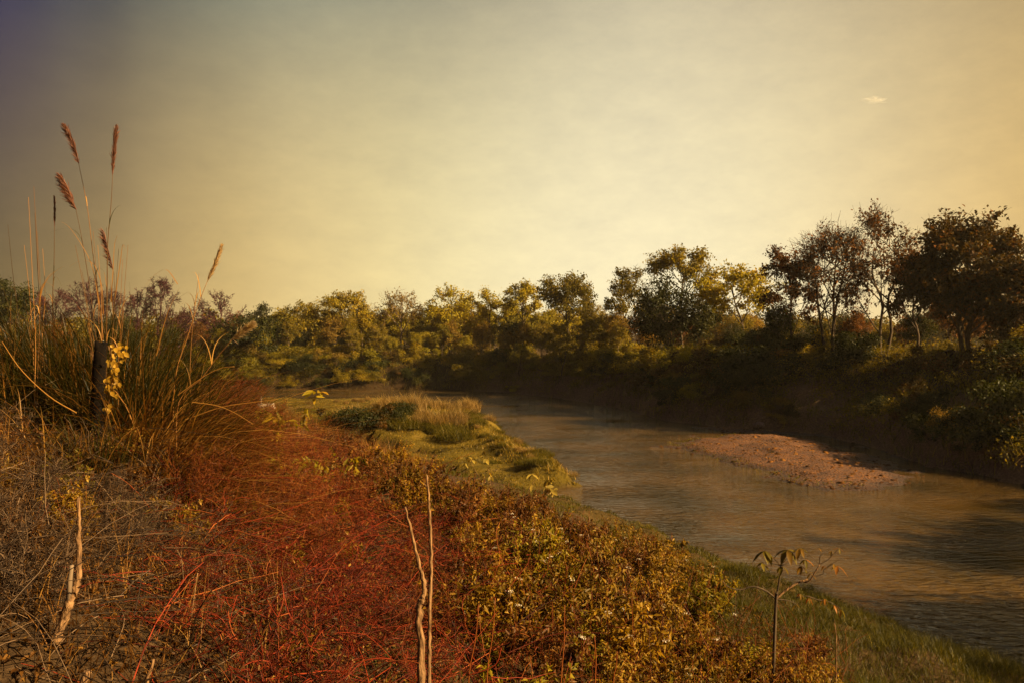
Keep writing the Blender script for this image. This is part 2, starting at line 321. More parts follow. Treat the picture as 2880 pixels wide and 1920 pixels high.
FAR = [(-600, 107), (-120, 106), (-60, 104), (-35.7, 102), (-23.5, 102), (-9.7, 101.5), (-1.3, 95.5), (5.2, 84.7), (9.8, 71), (11.7, 61), (14.5, 56), (20, 51.8), (20.5, 45), (19.9, 38.5), (21.7, 34), (24, 26), (26, 12), (27, -5), (29, -40), (29, -400)]
RIVER = NEAR + FAR
NEARSIDE = NEAR + [(-600, -400)]
BAR = [(9.6, 47.6), (12, 50.2), (14.5, 51.2), (18, 50.2), (18.6, 46), (18.2, 42), (17.2, 37), (16.3, 34.6), (13.9, 33.2), (12.4, 34), (11.7, 37.5), (10.6, 42.4)]
BAR2 = [(13.5, 56.5), (15, 55.2), (19, 53.6), (22, 53), (21, 51.5), (17, 53.2), (13.6, 54.6)]
TOE = [(14, -400), (13, -40), (12.5, -5), (11, 6), (8.9, 14.3), (8.06, 16.1), (7.2, 18.3), (6.3, 19.9), (5.2, 22.6), (3.7, 26), (1.6, 30.3), (-1.0, 33.5), (-4.5, 38.5), (-10, 42), (-14, 46), (-19, 54), (-28, 64), (-45, 72), (-80, 78), (-600, 80)]
SLOPE = TOE + [(-600, -400)]
CHANNEL = [(-10.5, 45.2), (-7, 43.6), (-4.6, 42.0)]
RIDGE = [(-3.2, 56), (-1.2, 46), (0.6, 39), (1.9, 34.2)]
MOUNDS = [(-9.2, 47.6, 2.2, 1.0), (-6.6, 49.6, 2.4, 1.15), (-4.2, 52.5, 2.2, 0.85), (-11.5, 52, 2.4, 0.6), (-3.0, 47.5, 2.0, 0.7), (-15, 60, 3, 0.45)]
def ground_z(x, y):
    x = np.asarray(x, float); y = np.asarray(y, float)
    wx = fbm(x * .55 + 31, y * .55) * 1.5; wy = fbm(x * .55, y * .55 + 57) * 1.5; x = x + wx; y = y + wy
    inr = inside(x, y, RIVER); near = inside(x, y, NEARSIDE); slope = inside(x, y, SLOPE)
    dn = segdist(x, y, NEAR); df = segdist(x, y, FAR); dt = segdist(x, y, TOE)
    # far side: cut bank, higher on the right
    right = sst((x - 6) / 12) * sst((75 - y) / 20)
    hf = 3.5 + 1.5 * right; bw = 5.0 + 4.5 * right
    zf = hf * (0.25 * sst(df / 1.2) + 0.75 * sst(df / bw)) + fbm(x * 0.25, y * 0.25) * 1.5 * sst(df / 4) + 0.012 * np.maximum(df - 10, 0) * (df < 900)
    zf = zf + fbm(x * 1.3, y * 1.3) * 0.7 * sst(df / 1.5)
    # near side: low grassy spit, then the slope up to the camera
    zs = (0.34 - .14 * sst((y - 62) / 15)) * sst(dn / 2.0) + 0.08 * np.clip(dn / 10, 0, 1) + fbm(x * 0.5, y * 0.5) * 0.35 * sst(dn / 2)
    zs = zs + 0.55 * np.exp(-(segdist(x, y, RIDGE) / 1.1) ** 2)
    for mx, my, mr, mh in MOUNDS: zs = zs + mh * np.exp(-((x - mx) ** 2 + ((y - my) * 0.8) ** 2) / mr ** 2)
    zs = zs + fbm(x * 1.15 + 3, y * .9) * .42 * sst(dn / 1.2) * np.clip(np.exp(-(segdist(x, y, RIDGE) / 2.5) ** 2) + np.exp(-((x + 7) ** 2 / 40 + (y - 50) ** 2 / 30)) + .15, 0, 1)
    dc = segdist(x, y, CHANNEL); zs = np.minimum(zs, -0.35 + 0.9 * sst((dc - 0.55) / 1.6) * 3.0)
    u = np.clip(dt / 14.0, 0, 1)
    zl = 0.22 * sst(dt / 0.6) + 4.15 * (u ** 1.12) * (1 - 0.0 * u) + 0.5 * sst((-2 - x) / 5) * u + fbm(x * 0.8, y * 0.8) * 0.5 * sst(dt / 1.0)
    zl = zl + fbm(x * 1.7 + 5, y * 1.7) * 0.45 * sst(dt / 0.5) * sst((5 - dt) / 3)
    z = np.where(near, np.where(slope, zl, zs), zf)
    bed = -0.12 - 0.9 * sst(np.minimum(dn, df) / 4)
    z = np.where(inr, bed, z)
    for bar, h in ((BAR, 0.34), (BAR2, 0.22)):
        ib = inside(x, y, bar); db = segdist(x, y, bar + bar[:1])
        sd = np.where(ib, db, -db); hb = h * sst((sd + .8) / 4.5) + 0.06 * sd.clip(-6, .6) + fbm(x * 0.7, y * 0.7) * 0.30
        z = np.where(inr, np.maximum(z, hb), z)
    return z
def hz(x, y): return float(ground_z(np.array([x]), np.array([y]))[0])
def P(px, py, D): return np.array([(px - CX) / F * D, D, EYE - (py - CY) / F * D])
def GP(px, D):
    x = (px - CX) / F * D; return np.array([x, D, hz(x, D)])

def axis(lo, hi, st, out_lo, out_hi):
    a = list(np.arange(lo, hi + 1e-6, st)); s = st; v = hi
    while v < out_hi: s *= 1.25; v += s; a.append(v)
    s = st; v = lo
    while v > out_lo: s *= 1.25; v -= s; a.insert(0, v)
    return np.array(a)
xs = axis(-46, 40, 0.42, -1100, 1100); ys = axis(-4, 112, 0.42, -420, 1300)
X, Y = np.meshgrid(xs, ys); Z = ground_z(X.ravel(), Y.ravel())
Vt = np.stack([X.ravel(), Y.ravel(), Z], 1); idx = np.arange(len(Vt)).reshape(X.shape)
q = np.stack([idx[:-1, :-1], idx[:-1, 1:], idx[1:, 1:], idx[1:, :-1]], -1).reshape(-1, 4)
gr = Geo().add(Vt, q).build('ground', 'ground', smooth=True); tag(gr, 'brown earth river banks and low grassy spit', kind='structure')
ZG = Z.reshape(X.shape)
def hz(x_, y_):
    i = min(max(int(np.searchsorted(xs, x_)) - 1, 0), len(xs) - 2); j = min(max(int(np.searchsorted(ys, y_)) - 1, 0), len(ys) - 2)
    u = (x_ - xs[i]) / (xs[i + 1] - xs[i]); v = (y_ - ys[j]) / (ys[j + 1] - ys[j])
    return float((ZG[j, i] * (1 - u) + ZG[j, i + 1] * u) * (1 - v) + (ZG[j + 1, i] * (1 - u) + ZG[j + 1, i + 1] * u) * v)
x, y = X.ravel(), Y.ravel()
nearm = inside(x, y, NEARSIDE); slm = inside(x, y, SLOPE); dfm = segdist(x, y, FAR)
zone = np.zeros((len(x), 4), np.float32); zone[:, 3] = 1
zone[:, 0] = np.where(~nearm, sst((5.5 - dfm) / 2.5) * sst((x + 10) / 10), 0.15)
zone[:, 1] = np.where(nearm & ~slm, 0.95, np.where(slm, 0.3 * sst((3.5 - segdist(x, y, TOE)) / 2), 0.0)) * sst((Z + 0.02) / 0.12)
za = gr.data.color_attributes.new('zone', 'FLOAT_COLOR', 'POINT'); za.data.foreach_set('color', zone.ravel())
# gravel bars lie as their own sheet a little above the river bed
for nm, bar, h, lb in (('gravel_bar', BAR, 0.0, 'long reddish gravel bar in the middle of the river'), ('gravel_shelf', BAR2, 0.0, 'thin gravel shelf at the foot of the far bank')):
    bx = np.array(bar); gx, gy = np.meshgrid(np.arange(bx[:, 0].min() - 2.5, bx[:, 0].max() + 2.5, 0.25), np.arange(bx[:, 1].min() - 2.5, bx[:, 1].max() + 2.5, 0.25))
    zz = ground_z(gx.ravel(), gy.ravel()) + 0.02
    ii = np.arange(gx.size).reshape(gx.shape); qq = np.stack([ii[:-1, :-1], ii[:-1, 1:], ii[1:, 1:], ii[1:, :-1]], -1).reshape(-1, 4)
    qq = qq[(zz[qq] > -0.3).all(1) & inside(gx.ravel(), gy.ravel(), RIVER)[qq].all(1)]
    o = Geo().add(np.stack([gx.ravel(), gy.ravel(), zz], 1), qq).build(nm, 'gravel', smooth=True); tag(o, lb, kind='structure')
wg = Geo().add([(-600, -400, 0), (60, -400, 0), (60, 140, 0), (-600, 140, 0)], [(0, 1, 2, 3)]).build('river', 'water'); tag(wg, 'rippled brown river bending between the banks', kind='structure')

def scatter(n, x0, x1, y0, y1, rng):
    return rng.uniform(x0, x1, n), rng.uniform(y0, y1, n)
def blades(x, y, z, h, w, lean, rng, K=3, rnd=None, wind=(0.3, 0, 0)):
    n = len(x); b = np.stack([x, y, z], 1); az = rng.random(n) * 2 * np.pi
    d = np.stack([np.cos(az), np.sin(az), np.zeros(n)], 1); h = np.broadcast_to(h, (n,))
    off = d * (lean * h * rng.uniform(0.3, 1.3, n))[:, None] + np.array(wind) * h[:, None] * 0.4
    mid = b + off * 0.25 + np.array([0, 0, 1]) * h[:, None] * 0.62
    tip = b + off + np.array([0, 0, 1]) * h[:, None] * (1 - 0.25 * lean * rng.random(n))[:, None]
    C = bez(b, mid, tip, K); wd = np.broadcast_to(w, (n,))[:, None] * np.linspace(1, 0.12, K)[None]
    side = np.stack([-np.sin(az + rng.normal(0, .6, n)), np.cos(az), rng.normal(0, .2, n)], 1)
    return ribbons(C, wd, side, rnd, rng)

# ------------------------------------------------------------------ trees on the far banks
UP = np.array([0, 0, 1.0])
def tree_geo(H, w, ch, rng, n1=7, n2=5, n3=4, trunk_r=0.14, leaf_n=30, L=0.28, clump=0.34, trunks=1, lean=0.0, flat=0.0, twig4=0, spread=0.7, lowstart=0.75, twig_r=0.012, fill=0):
    """local geometry of one tree: (wood, leaves)"""
    cc = np.array([lean, 0, H - ch / 2]); el = np.array([w / 2, w / 2, ch / 2])
    wood = []
    tops = []
    for k in range(trunks):
        a = rng.random() * 6.28
        b = np.array([math.cos(a), math.sin(a), 0]) * (0.25 if trunks > 1 else 0)
        top = cc + el * [math.cos(a) * 0.35, math.sin(a) * 0.35, 0.35] * (1 if trunks > 1 else 0.5)
        pts = [b - UP * 0.25]
        for u in (0.25, 0.5, 0.75): pts.append(b * (1 - u) + top * u + rng.normal(0, 0.035 * H * 0.5, 3) * [1, 1, 0.2])
        pts.append(top); tops.append(smooth_path(pts, 10))
    TC = np.stack(tops); wood.append(tubes(TC, trunk_r * np.linspace(1.0, 0.32, 10)[None], 7, rng=rng))
    # primary limbs
    k = np.arange(n1 * trunks); n = len(k); ga = k * 2.399 + rng.random() * 6
    zc = np.linspace(-0.45 + flat, 0.95, n) + rng.normal(0, 0.16, n); rl = rng.uniform(0.62, 1.12, n); zc = np.clip(zc, -0.6, 0.98); rr = np.sqrt(1 - zc ** 2)
    dirs = np.stack([rr * np.cos(ga), rr * np.sin(ga), zc], 1)
    e1 = cc + dirs * el * (rl * rng.uniform(0.5, 0.72, n))[:, None]
    t0 = np.clip(lowstart * (H - ch) / max(cc[2] + el[2] * 0.2, .1), 0.1, 0.8); ts = np.clip(t0 + (1 - t0) * (zc + 0.5) / 1.5 * 0.85 + rng.normal(0, .04, n), 0.08, 0.97)
    ti = k % trunks; fi = ts * 9; i0 = np.minimum(fi.astype(int), 8)
    s1 = TC[ti, i0] * (1 - (fi - i0))[:, None] + TC[ti, i0 + 1] * (fi - i0)[:, None]
    m1 = (s1 + e1) / 2 + UP * -0.08 * np.linalg.norm(e1 - s1, axis=1)[:, None] + rng.normal(0, .15, (n, 3))
    C1 = bez(s1, m1, e1, 6); r1 = trunk_r * rng.uniform(0.3, 0.5, n)[:, None] * np.linspace(1, 0.4, 6)[None]; wood.append(tubes(C1, r1, 5, rng=rng))
    # secondary branches
    i1 = np.repeat(np.arange(n), n2); u = rng.uniform(0.35, 1.0, len(i1)); fi = u * 5; i0 = np.minimum(fi.astype(int), 4); fr = (fi - i0)[:, None]
    s2 = C1[i1, i0] * (1 - fr) + C1[i1, i0 + 1] * fr
    d2 = nrm(dirs[i1] + rng.normal(0, 0.30, (len(i1), 3))); e2 = cc + d2 * el * (rl[i1] * rng.uniform(0.72, 1.05, len(i1)))[:, None]
    e2[:, 2] = np.maximum(e2[:, 2], H - ch * (1.05 - flat * 0.5))
    m2 = (s2 + e2) / 2 + rng.normal(0, .12, (len(i1), 3)); C2 = bez(s2, m2, e2, 4)
    wood.append(tubes(C2, trunk_r * 0.2 * np.linspace(1, 0.4, 4)[None], 4, rng=rng))
    # twigs
    i2 = np.repeat(np.arange(len(i1)), n3); u = rng.uniform(0.3, 1.0, len(i2)); fi = u * 3; i0 = np.minimum(fi.astype(int), 2); fr = (fi - i0)[:, None]
    s3 = C2[i2, i0] * (1 - fr) + C2[i2, i0 + 1] * fr
    d3 = nrm(d2[i2] + rng.normal(0, spread, (len(i2), 3)) + UP * 0.25); e3 = s3 + d3 * rng.uniform(0.4, 1.0, len(i2))[:, None] * (w / 6.0)
    C3 = bez(s3, (s3 + e3) / 2 + rng.normal(0, .06, s3.shape), e3, 3); wood.append(tubes(C3, twig_r * np.array([[1.3, 1, .6]]), 3, rng=rng))
    ends = np.concatenate([e3, e2]); stt = np.concatenate([s3, C2[:, 1]])
    if twig4:
        i3 = np.repeat(np.arange(len(e3)), twig4); s4 = C3[i3, 1] * 0.6 + C3[i3, 2] * 0.4; e4 = s4 + nrm(d3[i3] + rng.normal(0, .8, s4.shape) + UP * 0.2) * rng.uniform(.25, .7, len(i3))[:, None] * (w / 6)
        wood.append(tubes(bez(s4, (s4 + e4) / 2, e4, 3), twig_r * 0.8, 3, rng=rng))
    lf = None
    if leaf_n:
        m = rng.random(len(ends)) < 0.85; ends = ends[m]; stt = stt[m]
        cn = np.repeat(np.arange(len(ends)), rng.poisson(leaf_n, len(ends)))
        tone = rng.random(len(ends))
        p = ends[cn] + (stt - ends)[cn] * (rng.random((len(cn), 1)) ** 1.4) * .95 + rng.normal(0, clump, (len(cn), 3)) * rng.uniform(.3, .95, len(ends))[cn][:, None] * [1, 1, 0.55]
        if fill:
            pf = cc + nrm(rng.normal(size=(fill, 3))) * el * (rng.random((fill, 1)) ** 0.4) * 0.68; p = np.concatenate([p, pf]); tn = np.concatenate([tone[cn], rng.random(fill)])
        else: tn = tone[cn]
        nl = len(p); od = nrm(p - cc)
        dd = nrm(od * 0.5 + rng.normal(0, .7, (nl, 3)) + UP * -0.55); nn = nrm(UP * 0.7 + od * 0.4 + rng.normal(0, .55, (nl, 3)))
        lf = leaves(p, dd, nn, L * .88 * rng.uniform(.6, 1.25, nl), L * 0.62 * rng.uniform(.6, 1.2, nl), np.clip(tn * 0.6 + rng.random(nl) * 0.4, 0, 1), rng)
    return (wood[0], merge(*wood[1:])), lf
def plant_tree(name, label, cat, px, D, top, width_px, crown_px, seed, leafm='leaf_olive', bark='bark', group=None, base_z=None, **kw):
    rng = np.random.default_rng(seed); b = GP(px, D)
    H = EYE + D * (CY - top) / F - b[2]; w = width_px * 1.16 / F * D; ch = min(crown_px / F * D, H * 0.95)
    wood, lf = tree_geo(H, w, ch, rng, **kw)
    e = empty(name, b); tag(e, label, cat, group)
    tk = wood[0].build('trunk', bark, e, smooth=True); wood[1].build('branches', bark, tk, smooth=True)
    if lf: lf.build('crown', leafm, e)
    return e
k = 1.2245
T = plant_tree
BLT = 'broadleaf_tree'
front = []
front.append(T('broadleaf_tree', 'half-bare tree with sparse rusty leaves and dark forked trunks, tall on right bank', 'tree', 1905 * k, 60, 500 * k, 205 * k, 240 * k, 11, 'leaf_rust', n1=5, n2=7, n3=6, leaf_n=3.5, clump=.28, trunks=3, trunk_r=.13, twig4=4, twig_r=.011, L=.29, spread=.5))
front.append(T('broadleaf_tree', 'tall sparse tree with orange-brown leaves, left of the dark dense tree on right bank', 'tree', 2025 * k, 59, 490 * k, 190 * k, 250 * k, 12, 'leaf_rust', n1=7, n2=6, n3=5, leaf_n=8, clump=.3, trunks=2, trunk_r=.13, twig4=3, twig_r=.010, L=.27))
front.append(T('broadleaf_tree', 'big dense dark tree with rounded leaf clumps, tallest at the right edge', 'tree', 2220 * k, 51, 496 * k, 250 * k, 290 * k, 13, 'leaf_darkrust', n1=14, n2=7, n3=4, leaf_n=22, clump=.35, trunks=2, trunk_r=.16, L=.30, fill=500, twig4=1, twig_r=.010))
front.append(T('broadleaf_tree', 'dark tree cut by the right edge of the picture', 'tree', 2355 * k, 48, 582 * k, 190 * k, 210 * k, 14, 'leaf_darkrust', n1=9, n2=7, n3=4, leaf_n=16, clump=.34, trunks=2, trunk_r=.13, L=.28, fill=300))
front.append(T('broadleaf_tree', 'rusty thin-leaved tree filling the gap left of the big dark tree', 'tree', 2105 * k, 56, 548 * k, 120 * k, 200 * k, 30, 'leaf_rust', n1=8, n2=6, n3=5, leaf_n=12, clump=.3, trunk_r=.11, twig4=2, twig_r=.010, L=.27))
front.append(T('broadleaf_tree', 'brown-green tree with drooping clumps just left of the half-bare tree', 'tree', 1812 * k, 64, 545 * k, 115 * k, 200 * k, 15, 'leaf_rust', n1=8, n2=5, n3=4, leaf_n=22, clump=.33, trunk_r=.12, L=.28))
front.append(T('broadleaf_tree', 'yellow-green spreading tree with bent trunk between umbrella-shaped tree and brown trees', 'tree', 1715 * k, 70, 602 * k, 165 * k, 130 * k, 16, 'leaf_yellowgreen', n1=9, n2=6, n3=4, leaf_n=22, clump=.34, trunk_r=.13, lean=-.8, L=.29))
front.append(T('broadleaf_tree', 'umbrella-shaped tree standing clear above the dark tree', 'tree', 1562 * k, 82, 573 * k, 145 * k, 92 * k, 17, 'leaf_olive', n1=8, n2=6, n3=5, leaf_n=22, clump=.36, trunk_r=.15, flat=.3, L=.30))
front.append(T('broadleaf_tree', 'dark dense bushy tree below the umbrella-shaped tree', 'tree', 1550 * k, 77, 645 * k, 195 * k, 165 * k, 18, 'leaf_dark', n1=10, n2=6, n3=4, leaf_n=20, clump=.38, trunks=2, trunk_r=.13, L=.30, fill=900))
front.append(T('broadleaf_tree', 'vine-hung tree with ragged flat crown and leaning trunk', 'tree', 1425 * k, 90, 610 * k, 92 * k, 140 * k, 19, 'leaf_olive', n1=8, n2=4, n3=4, leaf_n=20, clump=.36, trunk_r=.15, lean=.6, L=.30, fill=500))
front.append(T('bare_tree', 'thin leafless tree showing behind the vine-hung tree', 'tree', 1462 * k, 96, 600 * k, 80 * k, 120 * k, 20, None, 'bark', n1=8, n2=5, n3=4, leaf_n=0, trunk_r=.10, twig4=2, twig_r=.018, spread=.5))
front.append(T('broadleaf_tree', 'rounded broad-crowned olive tree at the middle of the far bank', 'tree', 1302 * k, 98, 628 * k, 125 * k, 112 * k, 21, 'leaf_olive', n1=10, n2=6, n3=5, leaf_n=22, clump=.38, trunk_r=.15, L=.32, fill=600))
front.append(T('broadleaf_tree', 'lit yellow-green tree left of the rounded olive tree', 'tree', 1200 * k, 108, 645 * k, 85 * k, 90 * k, 22, 'leaf_yellowgreen', n1=8, n2=6, n3=4, leaf_n=22, clump=.4, trunk_r=.14, flat=.2, L=.33))
front.append(T('broadleaf_tree', 'small pale olive tree, third left of the vine-hung tree', 'tree', 1125 * k, 112, 668 * k, 75 * k, 80 * k, 23, 'leaf_yellowgreen', n1=7, n2=5, n3=4, leaf_n=18, clump=.4, trunk_r=.13, L=.33))
front.append(T('broadleaf_tree', 'wide flat-topped yellow-green tree above the river bend', 'tree', 1045 * k, 114, 667 * k, 120 * k, 95 * k, 24, 'leaf_yellowgreen', n1=9, n2=6, n3=5, leaf_n=22, clump=.42, trunk_r=.15, L=.34, fill=700))
front.append(T('broadleaf_tree', 'tawny thin-leaved tree with bare twigs on top, above the river bend', 'tree', 918 * k, 114, 657 * k, 105 * k, 110 * k, 25, 'leaf_tawny', 'bark_pale', n1=8, n2=6, n3=5, leaf_n=9, clump=.36, trunk_r=.14, twig4=1, twig_r=.016, L=.30))
front.append(T('broadleaf_tree', 'full olive-green tree left of the tawny tree', 'tree', 795 * k, 113, 662 * k, 120 * k, 105 * k, 26, 'leaf_olive', n1=9, n2=6, n3=5, leaf_n=22, clump=.42, trunk_r=.15, L=.34, fill=600))
front.append(T('broadleaf_tree', 'olive tree with sloping left shoulder, second left of the tawny tree', 'tree', 695 * k, 112, 688 * k, 110 * k, 105 * k, 27, 'leaf_olive', n1=9, n2=6, n3=4, leaf_n=22, clump=.42, trunk_r=.14, L=.34, fill=600))
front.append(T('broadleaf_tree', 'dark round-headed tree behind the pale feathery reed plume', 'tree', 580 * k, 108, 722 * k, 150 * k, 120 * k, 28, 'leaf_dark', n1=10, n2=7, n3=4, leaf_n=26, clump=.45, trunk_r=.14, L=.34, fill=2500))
front.append(T('broadleaf_tree', 'small dark tree far behind on the skyline notch', 'tree', 602 * k, 150, 702 * k, 46 * k, 40 * k, 29, 'leaf_dark', n1=6, n2=5, n3=3, leaf_n=16, clump=.4, trunk_r=.12, L=.36))
for i, (dx, top, w, lb) in enumerate([(370, 626, 75, 'tall leafless purplish tree with tiered top, left of the slender right-leaning plume'), (505, 672, 70, 'leafless purplish tree on the skyline just right of the slender right-leaning plume'), (452, 690, 80, 'low leafless purplish tree behind the slender right-leaning plume'), (320, 655, 60, 'leafless purplish tree beside the tall tiered one'), (205, 640, 85, 'leafless purplish tree behind the tallest reeds'), (130, 650, 80, 'leafless purplish tree behind the left bundle of bare reed stalks'), (545, 705, 70, 'low leafless purplish tree beside the dark round-headed tree'), (265, 660, 80, 'leafless purplish tree right behind the dark old post'), (70, 668, 85, 'leafless purplish tree between the left edge and the stalk bundle'), (410, 700, 80, 'low leafless purplish tree right of the tall tiered one')]):
    front.append(T('bare_tree', lb, 'tree', dx * k, 116 + 3 * (i % 3), top * k, w * k, 115 * k, 40 + i, None, 'twig_purple', n1=9, n2=6, n3=5, leaf_n=0, trunk_r=.13, twig4=4, twig_r=.030, lowstart=.5))
front.append(T('broadleaf_tree', 'dark green tree at the far left edge', 'tree', 12 * k, 112, 632 * k, 120 * k, 130 * k, 51, 'leaf_dark', n1=10, n2=6, n3=4, leaf_n=26, clump=.45, trunk_r=.14, L=.36, fill=1500))

# filler trees behind and between, copies of six builds
rf = np.random.default_rng(90)
protos = []
for i, (lm, w, H, fl) in enumerate([('leaf_olive', 5.2, 8.5, 500), ('leaf_yellowgreen', 5.0, 8.0, 300), ('leaf_tawny', 4.6, 7.6, 0), ('leaf_dark', 5.4, 7.8, 1500), ('leaf_olive', 4.2, 9.0, 300), ('leaf_rust', 4.8, 8.2, 200)]):
    wood, lf = tree_geo(H, w, H * 0.72, np.random.default_rng(200 + i), n1=9, n2=6, n3=4, leaf_n=20, clump=.42, trunk_r=.11, L=.27, fill=fl, twig4=1, twig_r=.014)
    protos.append((merge(*wood).mesh('trunk', 'bark' if i % 3 else 'bark_pale', True), lf.mesh('crown', lm)))
def filler(px, D, hmul, kind, label, group):
    b = GP(px, D); e = empty('woodland_tree', b); tag(e, label, 'tree', group); REG.append((e, ['olive', 'yellow-green', 'tawny', 'dark green', 'slim olive', 'rusty'][kind] + ' ' + label, far_zone(px), px))
    s = hmul * rf.uniform(.9, 1.1); e.scale = (s * rf.uniform(.9, 1.15), s * rf.uniform(.9, 1.15), s); e.rotation_euler = (0, 0, rf.random() * 6.28)
    for nm, me in zip(('trunk', 'crown'), protos[kind]):
        o = bpy.data.objects.new(nm, me); COL.objects.link(o); o.parent = e
for px in np.linspace(760, 1640, 26): filler(px + rf.normal(0, 15), rf.uniform(116, 124), rf.uniform(.78, 1.02), int(rf.choice([0, 1, 1, 2, 4])), 'second-row tree', 'second-row trees above the river bend')
for px in np.linspace(600, 1640, 30): filler(px + rf.normal(0, 20), rf.uniform(106, 111) - max(0, px - 1250) * 0.045, rf.uniform(.4, .7), int(rf.choice([0, 1, 1, 2, 2, 3])), 'small understorey tree', 'understorey trees above the river bend')
for px in np.linspace(1600, 2240, 18): filler(px + rf.normal(0, 15), rf.uniform(84, 96), rf.uniform(.52, .78) if px < 2150 else rf.uniform(.45, .7), int(rf.choice([0, 2, 4, 5])), 'shaded back-row tree', 'second-row trees on the right bank')
for px in np.linspace(2080, 2900, 15): filler(px + rf.normal(0, 15), rf.uniform(62, 72), rf.uniform(.36, .62) if px < 2520 else rf.uniform(.5, .8), int(rf.choice([3, 5, 0, 3])), 'dim lower tree', 'shaded trees on the right bank')
for px in np.linspace(-150, 640, 14): filler(px + rf.normal(0, 20), rf.uniform(106, 112), rf.uniform(.5, .78), int(rf.choice([5, 3, 5, 3])), 'distant tree', 'trees behind the reed clump')
for x_, y_, s_ in [(33, -9, 1.5), (36, -5, 1.6), (34, -1, 1.55), (37, 3, 1.6), (35, 7, 1.5), (38, 12, 1.3), (36, 17, .95), (40, 21, 1.0), (41, -1, 1.2), (42, 8, 1.2), (43, 15, 1.1), (45, 28, .8)]:  # unseen trees added out of view to shade the lower-right water and bank
    filler(CX + F * x_ / y_, y_, s_, [0, 3, 5][int(x_) % 3], 'bank tree', 'added shade trees beyond the right picture edge'); REG[-1] = (REG[-1][0], REG[-1][1], 'beyond the right picture edge', x_)
for i in range(16):
    filler(-230 - 90 * i, rf.uniform(106, 118), rf.uniform(.6, 1.0), int(rf.choice([0, 3, 5, 2])), 'bank tree', 'trees beyond the left picture edge'); REG[-1] = (REG[-1][0], REG[-1][1], 'beyond the left picture edge', -i)
rng = np.random.default_rng(77)
fw = Geo()
ps = []
for i in range(240):
    px = rng.uniform(-500, 3400); D = rng.uniform(150, 210); b = GP(px, D); r_ = rng.uniform(2, 3.6); hgt = rng.uniform(4.0, 8.0)
    n = 420; pp = nrm(rng.normal(size=(n, 3))) * [r_, r_, hgt * .5] * rng.uniform(.6, 1, (n, 1)) + b + UP * hgt * .55; ps.append(pp)
ps = np.concatenate(ps); n = len(ps)
fo = leaves(ps, rng.normal(size=(n, 3)) - UP * .5, rng.normal(size=(n, 3)) * .6 + UP, .75 * rng.uniform(.6, 1.2, n), .6, None, rng).build('far_wood', 'leaf_olive'); tag(fo, 'distant woodland mass behind the riverside trees', 'woodland', kind='stuff')

# ------------------------------------------------------------------ bushes on the far bank
def bush_geo(w, h, rng, n=1500, L=.2, droop=.4, lump=16):
    cs = np.stack([rng.normal(0, w * .30, lump), rng.normal(0, w * .30, lump), rng.uniform(.1, .85, lump) ** 1.3 * h], 1)
    ci = rng.integers(0, lump, n); rr = rng.uniform(.3, 1.25, (n, 1)); sz = rng.uniform(.10, .28, lump)[ci][:, None] * [w, w, h * 1.0]
    d = nrm(rng.normal(size=(n, 3)) + UP * .25); p = cs[ci] + d * sz * rr; p[:, 2] = np.maximum(p[:, 2], rng.uniform(-.05, .15, n) * h)
    lf = leaves(p, nrm(d + rng.normal(0, .7, (n, 3)) - UP * droop), nrm(d * .6 + UP * .6 + rng.normal(0, .5, (n, 3))), L * rng.uniform(.6, 1.3, n), L * .6, np.clip(rng.random(lump)[ci] * .5 + rng.random(n) * .5, 0, 1), rng)
    m = 10; a = rng.random(m) * 6.28; e = cs[rng.integers(0, lump, m)] + rng.normal(0, .1 * w, (m, 3)); s = np.stack([np.cos(a) * .08, np.sin(a) * .08, np.full(m, -.15)], 1)
    st = tubes(bez(s, (s + e) / 2 + UP * .1 * h, e, 5), .025 * np.linspace(1, .4, 5)[None], 4, rng=rng)
    return st, lf
def bush_protos(specs, seed, **kw):
    o = []
    for i, (lm, w, h, n, L) in enumerate(specs):
        st, lf = bush_geo(w, h, np.random.default_rng(seed + i), n, L, **kw); o.append((st.mesh('stems', 'bark'), lf.mesh('foliage', lm)))
    return o
BP = bush_protos([('leaf_olive', 2.4, 1.7, 3800, .135), ('leaf_yellowgreen', 2.2, 1.5, 3400, .13), ('leaf_dark', 2.6, 1.9, 4600, .135), ('leaf_tawny', 2.0, 1.3, 3000, .12), ('leaf_darkrust', 2.4, 1.6, 3800, .13), ('leaf_olive', 3.0, 1.4, 4600, .13)], 300)
def put(name, pair, b, s, label, cat, group, rng, names=('stems', 'foliage'), tilt=0.05):
    e = empty(name, b); tag(e, label, cat, group); e.scale = (s * rng.uniform(.85, 1.2), s * rng.uniform(.85, 1.2), s * rng.uniform(.85, 1.15)); e.rotation_euler = (rng.normal(0, tilt), rng.normal(0, tilt), rng.random() * 6.28)
    for nm, me in zip(names, pair):
        o = bpy.data.objects.new(nm, me); COL.objects.link(o); o.parent = e
    return e
rb = np.random.default_rng(310)
def along(poly, s):
    p = np.asarray(poly, float); L = np.r_[0, np.cumsum(np.hypot(*np.diff(p, axis=0).T))]; i = min(np.searchsorted(L, s, 'right') - 1, len(p) - 2); u = (s - L[i]) / (L[i + 1] - L[i]); a = p[i] + (p[i + 1] - p[i]) * u; d = (p[i + 1] - p[i]) / (L[i + 1] - L[i]); return a, np.array([-d[1], d[0]])
FB = [(-46, 103), (-35.7, 102), (-23.5, 102), (-9.7, 101.5), (-1.3, 95.5), (5.2, 84.7), (9.8, 71), (11.7, 61)]
RB = [(9.8, 71), (11.7, 61), (14.5, 56), (20, 51.8), (20.5, 45), (19.9, 38.5), (21.7, 34), (24, 26)]
